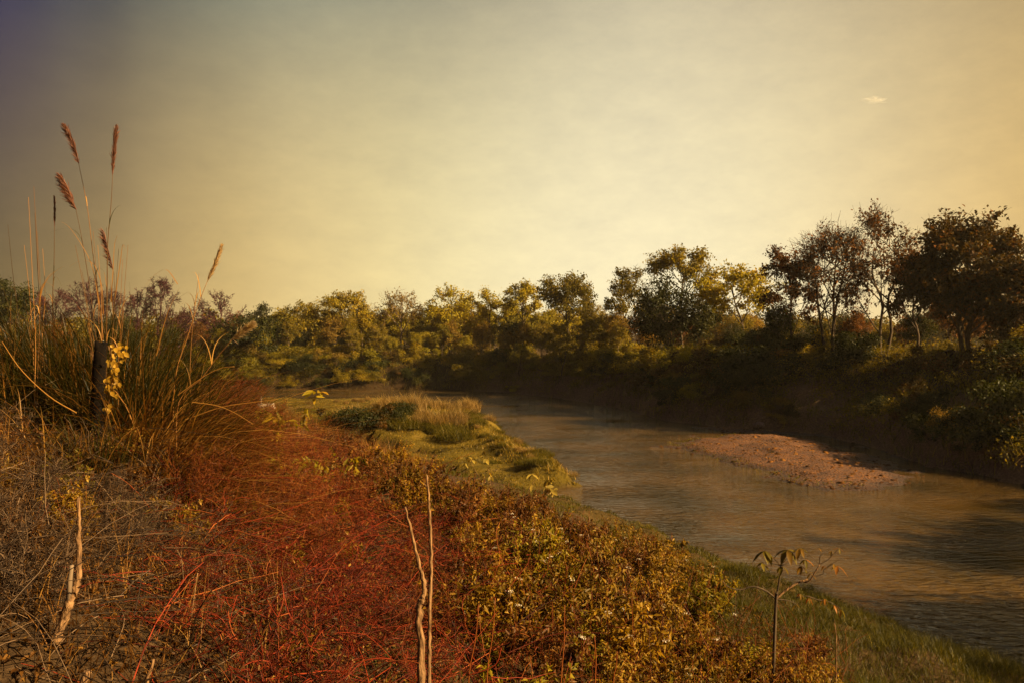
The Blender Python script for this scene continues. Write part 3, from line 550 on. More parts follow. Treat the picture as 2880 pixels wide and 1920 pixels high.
def bank_bushes(poly, n, dmin, dmax, kinds, smin, smax, label, group, dpow=1.0):
    tot = np.hypot(*np.diff(np.asarray(poly), axis=0).T).sum()
    for i in range(n):
        a, nn = along(poly, rb.uniform(0, tot)); d = dmin + (dmax - dmin) * rb.random() ** dpow; xy = a + nn * d
        if inside(np.array([xy[0]]), np.array([xy[1]]), RIVER)[0]: continue
        if segdist(np.array([xy[0]]), np.array([xy[1]]), FAR)[0] < dmin * .8: continue
        if not -60 < CX + F * xy[0] / xy[1] < 2960: continue
        if any(math.hypot(xy[0] - a_, xy[1] - b_) < r_ for a_, b_, r_ in ((21.3, 54.5, 1.8), (25.0, 42, 1.5), (22.5, 55.5, 1.5))) or (1470 < CX + F * xy[0] / xy[1] < 1860 and d < 2.6 and rb.random() < .8): continue
        ki = int(rb.choice(kinds)); e = put('bank_bush', BP[ki], (xy[0], xy[1], hz(*xy) - .1), rb.uniform(smin, smax), label, 'bush', group, rb)
        REG.append((e, ['olive', 'yellow-green', 'dark green', 'tawny', 'rusty', 'spreading'][ki].strip() + ' ' + label.replace(' on the', ' on').replace(' at the', ' at'), far_zone(CX + F * xy[0] / xy[1]), CX + F * xy[0] / xy[1]))
bank_bushes(FB, 75, 3.6, 9.5, [0, 1, 1, 5, 3], 1.0, 1.7, 'bush on the bank top', 'bushes along the top of the far bank')
bank_bushes(FB, 95, .5, 4.8, [0, 2, 5, 1, 5, 3, 0], .5, 1.1, 'bush on the bank face', 'bushes on the face of the far bank')
bank_bushes([(-44, 103), (-35.7, 102), (-23.5, 102), (-12, 101.8)], 42, .3, 4.5, [0, 2, 5, 4, 0], .6, 1.1, 'bush on the bank face', 'bushes on the face of the far bank')
bank_bushes(RB, 66, 3.0, 13, [2, 4, 4, 2, 0, 4], .9, 1.5, 'bush on the slope', 'bushes on the slope of the right bank')  # mostly dark kinds: the slope's shade is put into the foliage colour
bank_bushes(RB, 42, .6, 4.0, [2, 4, 3, 2], .45, .85, 'low bush at the water line', 'bushes at the foot of the right bank')
# creeping scrub knitting the bushes together on the far banks
rng = np.random.default_rng(315)
x, y = scatter(30000, -48, 36, 30, 112, rng); d = segdist(x, y, FAR); m = (~inside(x, y, RIVER)) & (~inside(x, y, NEARSIDE)) & (d < 12) & (fbm(x * .35 + 4, y * .35) > -.07); x, y = x[m], y[m]; z = ground_z(x, y); m = z > .15; c = np.stack([x, y, z], 1)[m]
ci = np.repeat(np.arange(len(c)), 24); n = len(ci); sp = rng.uniform(.2, .55, len(c)); p = c[ci] + rng.normal(0, 1, (n, 3)) * sp[ci][:, None] * [1, 1, .6] + UP * .25
o = leaves(p, rng.normal(0, .7, (n, 3)) - UP * .4, UP * .7 + rng.normal(0, .5, (n, 3)), .14 * rng.uniform(.6, 1.3, n), .09, np.clip(rng.random(len(c))[ci] * .6 + rng.random(n) * .4, 0, 1), rng).build('creeping_scrub', 'leaf_olive'); tag(o, 'creeping olive scrub over the far river banks', 'scrub', kind='stuff')
rl_ = np.random.default_rng(318)
for px, D, sc, kd, lb in [(945, 46.5, .75, 4, 'dark low bush at the left end of the spit mound'), (1005, 46.0, .85, 2, 'dark low bush second from the left on the spit mound'), (1065, 46.8, .8, 4, 'rusty low bush in the middle of the spit mound'), (1130, 47.5, .6, 2, 'small dark bush at the right of the spit mound')]:  # dark foliage kinds paint in the shadowed side of the mound
    b = GP(px, D); put('low_bush', BP[kd], (b[0], b[1], b[2] - .15), sc, lb, 'bush', 'low bushes on the spit mound', rl_)
# bank grass on the far side
rng = np.random.default_rng(320)
x, y = scatter(130000, -40, 45, 30, 112, rng); d = segdist(x, y, FAR); m = (~inside(x, y, RIVER)) & (~inside(x, y, NEARSIDE)) & (d < 9) & (fbm(x * .3, y * .3) > -.10); x, y = x[m], y[m]
o = blades(x, y, ground_z(x, y) - .02, rng.uniform(.3, .9, len(x)), .045, .9, rng, 3, np.clip(rng.normal(.62, .25, len(x)) + fbm(x * .4, y * .4) * .8, 0, 1)).build('bank_grass', 'grass_green'); tag(o, 'rough grass on the far river bank', 'grass', kind='stuff')

# ------------------------------------------------------------------ the spit: short grass, tufts, duckweed
rng = np.random.default_rng(400)
x, y = scatter(170000, -36, 4, 31, 92, rng); m = inside(x, y, NEARSIDE) & ~inside(x, y, SLOPE); x, y = x[m], y[m]; z = ground_z(x, y); m = (z > .03) & (fbm(x * .6 + 9, y * .25) > -.13 - .1 * rng.random(len(x))); x, y, z = x[m], y[m], z[m]
tall = np.exp(-(segdist(x, y, RIDGE) / 1.6) ** 2) + sum(np.exp(-((x - a) ** 2 + (y - b) ** 2) / (c * 1.1) ** 2) for a, b, c, h in MOUNDS)
hh = rng.uniform(.03, .10, len(x)) + np.clip(tall, 0, 1) * rng.uniform(.02, .22, len(x)) * (.4 + 1.2 * np.clip(fbm(x * .9, y * .9) * 3 + .4, 0, 1))
o = blades(x, y, z - .01, hh, .035, .8, rng, 3, np.clip(rng.normal(.36, .24, len(x)) + fbm(x * .35, y * .35) * 1.2 + fbm(x * 1.6, y * 1.2) * .9, 0, 1)).build('meadow_grass', 'grass_meadow'); tag(o, 'short sunlit grass covering the low spit', 'grass', kind='stuff')
def tuft_geo(h, r, n, rng, w=.02, lean=.55, K=5):
    a = rng.random(n) * 6.28; q_ = r * np.sqrt(rng.random(n)); return blades(q_ * np.cos(a), q_ * np.sin(a), np.zeros(n), h * rng.uniform(.25, 1.15, n) * (1 - .4 * q_ / r), w, lean, rng, K, wind=(.15, 0, 0))
TG = [tuft_geo(1.0, .55, 800, np.random.default_rng(410 + i), .028) .mesh('blades', 'grass_dry') for i in range(3)]
TGG = [tuft_geo(.75, .9, 900, np.random.default_rng(420 + i), .022, 1.1).mesh('blades', 'grass_green') for i in range(2)]
rt = np.random.default_rng(430)
def tuft(me, x, y, s, label, group, nm='grass_tuft'):
    o = bpy.data.objects.new(nm, me); COL.objects.link(o); o.location = (x, y, hz(x, y) - .03); o.scale = (s * rt.uniform(.9, 1.2),) * 2 + (s * rt.uniform(.85, 1.15),); o.rotation_euler = (0, 0, rt.random() * 6.28); tag(o, label, 'grass', group); REG.append((o, label, '', CX + F * x / y)); return o
for i in range(44):
    px = rt.uniform(960, 1335); D = rt.uniform(47, 56); x_ = (px - CX) / F * D
    tuft(TG[i % 3], x_, D, rt.uniform(.5, 1.35), 'tall dry tan grass tuft on the mound of the spit', 'dry tufts on the spit mound')
for i in range(34):
    px = rt.uniform(915, 1310); D = rt.uniform(44.5, 51); tuft(TGG[i % 2], (px - CX) / F * D, D, rt.uniform(.5, 1.25), 'dark green grass clump on the near face of the spit mound', 'green clumps on the spit mound')
for i in range(46):
    a_, n_ = along(RIDGE, rt.uniform(0, 22)); xy = a_ + n_ * rt.normal(0, .8); tuft(TGG[i % 2] if i % 3 else TG[i % 3], xy[0], xy[1], rt.uniform(.25, .6), 'shaggy grass clump along the river edge of the spit', 'shaggy clumps on the spit edge')
for i in range(40):
    px = rt.uniform(720, 1250); D = rt.uniform(56, 80); tuft(TG[i % 3], (px - CX) / F * D, D, rt.uniform(.25, .6), 'low dry tuft standing in the sunlit grass of the spit', 'low tufts on the spit')
rng = np.random.default_rng(440)
x, y = scatter(26000, -12, 3, 30, 47, rng); m = (segdist(x, y, CHANNEL) < 1.5) & (ground_z(x, y) < .0) & (x < -2.2); x, y = x[m], y[m]; n = len(x)
pd = np.stack([x, y, np.full(n, .012) + rng.random(n) * .02], 1); a = rng.random(n) * 6.28
o = leaves(pd, np.stack([np.cos(a), np.sin(a), np.full(n, .15)], 1), np.tile(UP, (n, 1)) + rng.normal(0, .15, (n, 3)), .11, .10, None, rng).build('duckweed', 'duckweed'); tag(o, 'bright green floating weed on the small pool', 'water plant', kind='stuff')
# low green grass along the near water edge
rng = np.random.default_rng(450)
x, y = scatter(170000, -3, 13, 8, 34, rng); d = segdist(x, y, TOE); m = inside(x, y, SLOPE) & (d < 4.2) & (rng.random(len(x)) < 1.15 - d / 4.2); x, y, d = x[m], y[m], d[m]
o = blades(x, y, ground_z(x, y) - .01, rng.uniform(.03, .10, len(x)) + .16 * np.clip(fbm(x, y) * 3, 0, 1), .016, 1.0, rng, 3, np.clip(rng.normal(.42, .22, len(x)) + fbm(x * 1.2, y * 1.2) * .8, 0, 1)).build('bank_turf', 'grass_green'); tag(o, 'mossy green grass along the near water edge', 'grass', kind='stuff')

# ------------------------------------------------------------------ gravel bar stones, boulder, driftwood
rng = np.random.default_rng(500)
def stone_batch(x, y, z, s, rng, mat, name):
    ico = np.array([[1, 0, -.2], [.3, .95, -.15], [-.8, .6, -.2], [-.8, -.6, -.15], [.3, -.95, -.2], [.5, .3, .6], [-.3, .5, .55], [-.45, -.35, .6], [.45, -.45, .55]])
    f = [(0, 1, 5), (1, 6, 5), (1, 2, 6), (2, 7, 6), (2, 3, 7), (3, 4, 7), (4, 8, 7), (4, 0, 8), (0, 5, 8), (5, 6, 8), (6, 7, 8)]
    n = len(x); a = rng.random(n) * 6.28; V = ico[None] * rng.uniform(.75, 1.25, (n, 9, 1)) * s[:, None, None] * np.stack([rng.uniform(.8, 1.4, n), rng.uniform(.6, 1, n), rng.uniform(.4, .8, n)], 1)[:, None]
    c, s_ = np.cos(a)[:, None], np.sin(a)[:, None]; V = np.stack([V[..., 0] * c - V[..., 1] * s_, V[..., 0] * s_ + V[..., 1] * c, V[..., 2]], -1) + np.stack([x, y, z], 1)[:, None]
    return Geo().add(V, None, (np.arange(n)[:, None, None] * 9 + np.array(f)[None]).reshape(-1, 3), np.repeat(np.clip(rng.random(n) * .85 * (.15 + .85 * sst(z / .16)), 0, 1), 9)).build(name, mat)
x, y = scatter(52000, 7, 23, 30, 58, rng); m = inside(x, y, RIVER); x, y = x[m], y[m]; z = ground_z(x, y); m = (z > -.05) & (segdist(x, y, NEAR) > 3); x, y, z = x[m], y[m], z[m]
o = stone_batch(x, y, z + .01, rng.gamma(1.0, .014, len(x)) + .013 + (rng.random(len(x)) < .012) * rng.uniform(.04, .14, len(x)), rng, 'pebble', 'gravel_stones'); tag(o, 'loose reddish stones covering the gravel bar', 'gravel', kind='stuff')
x, y = scatter(5000, 9, 18, 32, 52, rng); dd = segdist(x, y, BAR + BAR[:1]); m = (dd < .5) & (x < 14.5); x, y = x[m], y[m]
o = blades(x, y, np.maximum(ground_z(x, y), -.02), rng.uniform(.05, .14, len(x)), .05, 1.2, rng, 3, np.clip(rng.normal(.6, .2, len(x)), 0, 1)).build('bar_weed', 'grass_green'); tag(o, 'low green weed along the edge of the gravel bar', 'weed', kind='stuff')
def lump(name, mat, loc, size, seed, label, cat, K=12, S=10):
    r_ = np.random.default_rng(seed); u = np.linspace(0.02, .98, K) * np.pi; a = np.arange(S) / S * 2 * np.pi
    V = np.stack([np.cos(u)[:, None] + 0 * a, np.sin(u)[:, None] * np.cos(a), np.sin(u)[:, None] * np.sin(a)], -1)
    V = V * (1 + .35 * fbm(V[..., 0] * 1.7 + seed, V[..., 1] * 1.7 + V[..., 2] * 1.3)[..., None] * 2) * size
    ii = np.arange(K * S).reshape(K, S); q_ = np.stack([ii[:-1], ii[1:], np.roll(ii, -1, 1)[1:], np.roll(ii, -1, 1)[:-1]], -1).reshape(-1, 4)
    g = Geo().add(V.reshape(-1, 3), q_); g.t.append(np.array([(ii[0, 0], ii[0, j], ii[0, j + 1]) for j in range(1, S - 1)])); g.t.append(np.array([(ii[-1, 0], ii[-1, j + 1], ii[-1, j]) for j in range(1, S - 1)]))
    o = g.build(name, mat, smooth=True, loc=loc); tag(o, label, cat); return o
b = GP(2135, 54.3); lump('boulder', 'rock', (b[0], b[1], b[2] + .12), (.42, .35, .26), 3, 'dark boulder on the thin gravel shelf below the right bank', 'boulder')
def log(name, pts, r, label, mat='drift_wood', cat='log', knob=True, seed=1):
    r_ = np.random.default_rng(seed); b = np.array(pts[0]); C = smooth_path(pts, 14) - b; C += r_.normal(0, r * .12, C.shape)
    rr = r * (np.linspace(1.05, .7, 14) + r_.normal(0, .1, 14)); g = tubes(C[None], rr[None], 9, rng=r_); g.t.append(np.array([(0, j + 1, j) for j in range(1, 8)]))
    e = empty(name, b); tag(e, label, cat); g.build('trunk', mat, e, smooth=True)
    if knob:
        s = C[8]; e2 = s + np.array([.25, -.3, 1.0]) * r * 2.4; tubes(bez(s[None], ((s + e2) / 2)[None], e2[None], 5), r * .4 * np.linspace(1, .5, 5)[None], 6, rng=r_).build('branch_stub', mat, e, smooth=True)
    return e
def gpts(l, D, dz): return [GP(p, D + i * .15) + UP * dz for i, p in enumerate(l)]
log('driftwood_log', gpts([672, 700, 735, 772], 66, .33), .33, 'long bleached driftwood log lying on the spit beyond the reeds', seed=4)
log('driftwood_log', gpts([690, 715, 752], 54, .18), .2, 'short bleached driftwood log, the nearer one on the spit', seed=5)
log('driftwood_stick', [P(2478, 1225, 46), P(2490, 1245, 45.6)], .05, 'pale stick poking from the water edge below the right bank', cat='stick', knob=False, seed=6)

# ------------------------------------------------------------------ reed clump on the left crest
def pxpath(pts, D, K=12, dd=0.0, ground=True):
    """curve through photo pixels at distance D, from tip to base, base carried to the ground"""
    p = [P(a, b, D + dd * i) for i, (a, b) in enumerate(pts)]
    if ground: l = p[-1]; g = np.array([l[0], l[1], hz(l[0], l[1]) - .05]); p = p + [g] if g[2] < l[2] - .05 else p
    return smooth_path(p[::-1], K)
def plume_geo(C, rng, n=700, hl=.085, sway=(-.5, 0, .2), fat=1.0):
    """hairs along the plume axis C (base to tip)"""
    u = rng.random(n) ** .85; fi = u * (len(C) - 1); i0 = np.minimum(fi.astype(int), len(C) - 2); fr = (fi - i0)[:, None]; p = C[i0] * (1 - fr) + C[i0 + 1] * fr
    t = nrm(C[-1] - C[0])[None]; env = (np.sin(np.pi * np.clip(u * .92 + .06, 0, 1)) ** .7)[:, None]
    d = nrm(t * 1.1 + rng.normal(0, .33, (n, 3)) * fat + np.array(sway) * .5); L = hl * rng.uniform(.6, 1.3, (n, 1)) * (.45 + .55 * env)
    e = p + d * L + np.array(sway) * L * .25; m = p + d * L * .5
    return merge(ribbons(bez(p, m, e, 3), np.array([[.005, .009, .002]]) * 1.0, rng.normal(size=(n, 3)), None, rng), tubes(C[None], .007 * np.linspace(1, .4, len(C))[None] * fat, 5, .3, rng))
def reed(label, pts, plume, D, seed, sway=(-.5, 0, .2), hl=.085, fat=1.0, mat='plume', nleaf=3, group=None, stem_r=.0055, n=700):
    rng = np.random.default_rng(seed); C = pxpath(pts, D, 16); b = C[0].copy(); e = empty('plumed_reed' if plume else 'reed_stalk', b); tag(e, label, 'reed', group); C = C - b
    stm = tubes(C[None], stem_r * np.linspace(1.2, .45, 16)[None], 5, rng.random(), rng).build('stem', 'reed_stem', e, smooth=True)
    if plume:
        pc = smooth_path([P(a, c, D) for a, c in plume], 10) - b; plume_geo(pc, rng, n, hl, sway, fat).build('plume', mat, e)
    for j in range(nleaf):
        u = rng.uniform(.35, .85); i = int(u * 15); s = C[i]; a = rng.choice([-1, 1]) * rng.uniform(.15, .5); L = rng.uniform(.3, .7)
        m = s + np.array([a * .35, rng.normal(0, .1), 1]) * L * .5; t = s + np.array([a, rng.normal(0, .2), rng.uniform(-.1, .75)]) * L
        ribbons(bez(s[None], m[None], t[None], 8), .012 * np.linspace(1, .15, 8)[None], np.array([[.6, .8, .1]]), rng.uniform(.3, .9), rng).build('leaf_blade', 'reed_straw' if rng.random() < .5 else 'reed_blade', stm)
    return e
reed('tall reed with thick purple-brown plume leaning left, leftmost of the two highest', [(220, 455), (245, 580), (262, 720), (285, 900), (297, 1080)], [(222, 460), (212, 420), (198, 385), (183, 358)], 9.6, 601, hl=.095, fat=.95)
reed('tall reed with upright narrow plume, rightmost of the two highest', [(317, 490), (312, 580), (303, 690), (300, 900), (298, 1090)], [(316, 492), (319, 445), (323, 400), (327, 362)], 9.4, 602, sway=(.1, 0, .4), hl=.08, fat=.8)
reed('reed with feathery drooping plume hanging to the left, below the highest plume', [(213, 588), (228, 660), (248, 780), (270, 950), (285, 1100)], [(214, 590), (203, 562), (190, 530), (172, 498)], 9.8, 603, sway=(-.8, 0, -.05), hl=.12, fat=1.0)
reed('reed with half-open feathery plume drooping beside the bent straw leaves', [(320, 765), (322, 850), (312, 1000), (305, 1100)], [(318, 760), (310, 725), (301, 690), (293, 655)], 9.5, 604, sway=(-.9, 0, .0), hl=.11, n=190, fat=.8)
reed('reed with thin closed spike, left of the feathery plumes', [(153, 635), (152, 740), (148, 850), (150, 1000)], [(153, 638), (154, 600), (152, 558)], 9.9, 605, sway=(0, 0, .5), hl=.06, fat=.5, n=300)
reed('slender reed leaning right with narrow tan plume against the sky', [(583, 792), (560, 850), (530, 940), (490, 1080)], [(583, 793), (598, 760), (611, 725), (621, 697)], 9.0, 606, sway=(.25, 0, .4), hl=.075, fat=.8, mat='plume_pale')
reed('low reed arching right with pale cream plume in front of dark trees', [(655, 952), (610, 1005), (565, 1065), (500, 1140)], [(652, 954), (672, 940), (690, 928), (703, 917)], 8.6, 607, sway=(.35, 0, .10), hl=.10, fat=1.1, mat='plume_pale', n=900)
rng = np.random.default_rng(620)
stalks = [(95, 525, 112, 960), (80, 555, 100, 970), (98, 600, 120, 980), (22, 632, 58, 930), (120, 700, 118, 960), (68, 690, 92, 960), (104, 650, 110, 950), (212, 690, 262, 1000), (230, 760, 268, 1010), (275, 690, 285, 1020), (262, 650, 280, 1000), (334, 700, 310, 1020), (345, 730, 312, 1040), (300, 640, 296, 1000), (240, 880, 262, 1060), (352, 815, 330, 1050), (360, 690, 330, 1040), (560, 770, 540, 940)]
for i, (a, b_, c, d_) in enumerate(stalks):
    D = rng.uniform(9.0, 10.4); grp = 'bare reed stalks at the left edge' if a < 130 else ('bare reed stalks among the plumes' if a < 400 else None)
    lb = 'bare straw reed stalk in the bundle at the left edge' if a < 130 else ('bare reed stalk among the tall plumes' if a < 400 else 'short bare stalk beside the slender right-leaning plume')
    reed_e = reed(lb, [(a, b_), ((a + c) / 2 + rng.normal(0, 4), (b_ + d_) / 2), (c, d_), (c + rng.normal(0, 5), d_ + 120)], None, D, 630 + i, nleaf=2, group=grp, stem_r=.0045)
    if grp: REG.append((reed_e, lb, '', a))
for i, pts in enumerate([[(172, 624), (195, 640), (230, 690), (262, 760), (285, 900)], [(330, 662), (322, 690), (318, 760), (312, 850)], [(352, 700), (345, 690), (338, 740), (322, 850)], [(195, 750), (225, 735), (262, 742), (285, 800), (292, 900)], [(410, 800), (440, 770), (470, 760), (500, 800)], [(505, 810), (485, 850), (465, 900), (440, 1000)]]):
    D = 9.4; C = smooth_path([P(a, c, D + .04 * j) for j, (a, c) in enumerate(pts)][::-1], 14); b = C[0].copy()
    o = ribbons((C - b)[None], .013 * np.linspace(1, .2, 14)[None], np.array([[.5, .85, .2]]), .5, rng).build('straw_leaf', 'reed_straw', loc=b); tag(o, ['long straw leaf bent left between the plumed reeds', 'folded straw leaf beside the half-open plume', 'hooked straw leaf right of the half-open plume', 'arched straw leaf low among the tall plumes', 'short arched straw leaf right of the reed clump', 'slanting straw leaf left of the slender right-leaning plume'][i], 'leaf')
# tussock of long blades
def tussock(label, px, D, n, h, r, seed, mat, lean=.45, w=.009, wind=(.0, 0, 0), K=7, side_bias=0.0):
    rng = np.random.default_rng(seed); b = GP(px, D); a = rng.random(n) * 6.28; q_ = r * np.sqrt(rng.random(n)); x, y = q_ * np.cos(a), q_ * np.sin(a) * .7
    z = ground_z(x + b[0], y + b[1]) - b[2] - .05; hh = h * rng.beta(2.2, 1.8, n) * 1.25; d = nrm(np.stack([x / r + side_bias + rng.normal(0, .45, n), y / r + rng.normal(0, .45, n), np.zeros(n)], 1))
    B = np.stack([x, y, z], 1); ln = (lean * rng.uniform(.2, 1.6, n))[:, None]; off = d * ln * hh[:, None] + np.array(wind) * hh[:, None]
    mid = B + off * .3 + UP * hh[:, None] * .75; tip = B + off * 1.15 + UP * (hh * (1 - .55 * np.clip(ln[:, 0] * 1.2, 0, 1.2) * rng.random(n)))[:, None]
    e = empty('reed_tussock', b); tag(e, label, 'grass')
    g = ribbons(bez(B, mid, tip, K), (w * rng.uniform(.6, 1.4, n))[:, None] * np.array([np.r_[np.linspace(.8, 1, K // 2), np.linspace(1, .1, K - K // 2)]]), np.stack([-d[:, 1] + rng.normal(0, .3, n), d[:, 0] + .5, rng.normal(0, .2, n)], 1), np.clip(rng.beta(1.6, 2.2, n), 0, 1), rng)
    o = g.build('blades', mat, e); o['kind'] = 'stuff'; return e
tussock('dense dark green tussock behind the old post', 270, 10.6, 3600, 1.75, 1.2, 651, 'reed_blade', .45)
tussock('dark blade tussock at the left picture edge', 60, 10.4, 2700, 1.5, 1.2, 652, 'reed_blade', .5)
tussock('fountain-like tussock right of the post, blades fanning right', 430, 9.6, 2500, 1.4, .85, 653, 'reed_blade', .7, wind=(.28, 0, 0))
tussock('pale straw tussock arching right over the slope', 500, 9.0, 950, 1.15, .65, 654, 'reed_straw', .75, w=.011, wind=(.5, -.05, -.1), side_bias=.5)
tussock('low straw tussock of flattened orange blades right of the post', 560, 8.4, 600, .75, .6, 655, 'reed_straw', .9, w=.011, wind=(.5, -.1, -.15), side_bias=.6)
tussock('thin dark tussock growing in front of the old post', 285, 8.2, 420, .75, .35, 657, 'reed_blade', .6)
tussock('straggly straw tussock in front of the left edge', 130, 8.3, 800, .8, .9, 656, 'reed_straw', .8, w=.009)
# long straw stem slanting at left
def stick(name, label, pts, D, r, mat='reed_straw', cat='stem', K=12, ground=False, S=5, dd=0.0, taper=.5, bump=0.0, seed=1):
    r_ = np.random.default_rng(seed); C = pxpath(pts, D, K, dd, ground); b = C[0].copy(); g = tubes((C - b)[None], (r * np.linspace(1, taper, K) * (1 + r_.normal(0, bump, K)))[None], S, .8, r_)
    o = g.build(name, mat, smooth=True, loc=b); tag(o, label, cat); return o
stick('straw_stalk', 'long pale straw stem slanting across the left clump', [(5, 960), (60, 1040), (140, 1115), (215, 1160)], 7.6, .006)
stick('straw_stalk', 'long straw stem arching low from the tussock toward the driftwood', [(780, 1122), (700, 1132), (620, 1145), (520, 1180)], 8.4, .006)
stick('straw_stalk', 'straw stem bent downward below the driftwood', [(712, 1192), (660, 1160), (610, 1140), (540, 1130)], 8.3, .005)
stick('straw_stalk', 'thin straw stem arching right above the driftwood', [(660, 1030), (620, 1035), (570, 1060), (500, 1110)], 8.6, .005)
# dark post
rng = np.random.default_rng(660)
pb = P(272, 1200, 8.8); pb[2] = hz(pb[0], pb[1]) - .1; ptop = P(284, 962, 8.8)
K, S = 16, 12; C = smooth_path([pb, (pb + ptop) / 2 + [-.01, 0, 0], ptop], K) - pb
g = tubes(C[None], (.072 * np.linspace(1.12, .95, K))[None], S, .5, rng); V = g.v[0]; V += (rng.normal(0, .006, (1, S, 1)) * nrm(rng.normal(size=(K, S, 3))) + rng.normal(0, .003, (K, S, 3))).reshape(-1, 3); top = slice((K - 1) * S, K * S); V[top, 2] += rng.uniform(-.05, .04, S)
po = g.build('wooden_post', 'post_wood', loc=pb); tag(po, 'dark weathered old post standing in the reed clump', 'post')
# vine with golden leaves
LEAF = {}
def unit_leaf(kind, wr, bend):
    key = (kind, wr, bend)
    if key not in LEAF:
        g = leaves(np.zeros((1, 3)), np.array([[1.0, 0, 0]]), np.array([[0, 0, 1.0]]), 1.0, wr, .5, detail=True, bend=bend); LEAF[key] = g.v[0], g.q
    return LEAF[key]
LM = {}
def leaf_obj(parent, p, d, n, L, kind, wr, bend, mat, tone, name='leaf'):
    key = (kind, wr, bend, mat, round(tone, 1))
    if key not in LM:
        V, q_ = unit_leaf(kind, wr, bend); g = Geo(); g.v.append(V); g.q = q_; g.r.append(np.full(len(V), round(tone, 1))); g.n = len(V); LM[key] = g.mesh('leaf', mat, True)
    d = Vector(d).normalized(); n = Vector(n); s = n.cross(d).normalized(); u = d.cross(s)
    m = Matrix((d, s, u)).transposed().to_4x4(); m.translation = Vector(p)
    o = bpy.data.objects.new(name, LM[key]); COL.objects.link(o); o.parent = parent; o.matrix_basis = m @ Matrix.Diagonal((L, L, L, 1)); return o
D = 8.55; vp = [(318, 968), (330, 985), (322, 1010), (318, 1040), (316, 1070), (312, 1095), (306, 1130), (300, 1160)]
C = smooth_path([P(a, c, D) for a, c in vp], 24); vb = np.array([C[-1][0], C[-1][1], hz(C[-1][0], C[-1][1])]); C = np.vstack([C, vb[None]])
ve = empty('climbing_vine', vb); tag(ve, 'climbing vine with golden heart-shaped leaves beside the dark post', 'vine'); tubes((C - vb)[None], .004, 5, .4, rng).build('stem', 'reed_stem', ve)
rv = np.random.default_rng(671)
for i in range(84):
    u = rv.uniform(0, 17) if i < 78 else 21; i0 = int(u); p = C[i0] + (C[i0 + 1] - C[i0]) * (u - i0) - vb + rv.normal(0, .038, 3) * [1, .8, .5]
    if i0 < 5 and i % 2: p[0] += .06
    leaf_obj(ve, p, (rv.normal(0, .5), rv.normal(-.25, .3), -1), (rv.normal(.4, .35), -1, rv.normal(.3, .3)), rv.uniform(.035, .068), 'heart', .78, .3, 'leaf_golden', rv.random())

# ------------------------------------------------------------------ near slope: shrubs and forbs
def shrub_geo(h, w, rng, nst=16, nleaf=900, L=.05, wr=.5, twigs=4, droop=.3, lr=1.0):
    a = rng.random(nst) * 6.28; rr = np.sqrt(rng.random(nst)); e = np.stack([np.cos(a) * rr * w / 2, np.sin(a) * rr * w / 2, h * rng.uniform(.65, 1.05, nst)], 1); s = e * [.25, .25, 0] - UP * .08
    m = (s + e) / 2 + UP * .1 * h + rng.normal(0, .05, (nst, 3)); C1 = bez(s, m, e, 7); wood = [tubes(C1, .0045 * np.linspace(1, .4, 7)[None], 4, rng=rng)]
    i1 = np.repeat(np.arange(nst), twigs); u = rng.uniform(.35, .95, len(i1)); i0 = (u * 6).astype(int); s2 = C1[i1, i0]; e2 = s2 + nrm(rng.normal(0, .6, s2.shape) + UP * .6) * rng.uniform(.1, .3, (len(i1), 1)) * h; C2 = bez(s2, (s2 + e2) / 2 + rng.normal(0, .02, s2.shape), e2, 4); wood.append(tubes(C2, .0022, 3, rng=rng))
    ci = rng.integers(0, len(C2), nleaf); uu = rng.random(nleaf) * 2.99; j = uu.astype(int); f = (uu - j)[:, None]; p = C2[ci, j] * (1 - f) + C2[ci, j + 1] * f + rng.normal(0, .012, (nleaf, 3))
    d = nrm(rng.normal(0, .7, (nleaf, 3)) - UP * droop); n = nrm(rng.normal(0, .6, (nleaf, 3)) + UP * .6)
    lf = leaves(p, d, n, L * rng.uniform(.5, 1.4, nleaf) * lr, L * wr * rng.uniform(.6, 1.2, nleaf) * lr, np.clip(rng.random(len(C2))[ci] * .5 + rng.random(nleaf) * .5, 0, 1), rng, bend=.3)
    return merge(*wood), lf
def shrubs(specs, seed, tw):
    o = []
    for i, (lm, h, w, nst, nl, L) in enumerate(specs):
        a, b = shrub_geo(h, w, np.random.default_rng(seed + i), nst, nl, L); o.append((a.mesh('stems', tw), b.mesh('foliage', lm)))
    return o
SB = shrubs([('leaf_brown', .95, .9, 18, 1500, .06), ('leaf_brown', .8, .8, 16, 1300, .055), ('leaf_amber', .9, .9, 18, 1300, .055)], 700, 'twig_redbrown')
SA = shrubs([('leaf_amber', .75, .7, 16, 1100, .055), ('leaf_amber', .6, .65, 14, 900, .05), ('leaf_brown', .7, .7, 14, 900, .05), ('leaf_tawny', .65, .6, 14, 800, .05), ('leaf_olive', .6, .65, 14, 900, .055)], 720, 'twig_redbrown')
SG = shrubs([('leaf_olive', .8, .9, 12, 420, .13), ('leaf_yellowgreen', .75, .8, 12, 380, .13)], 740, 'twig_redbrown')
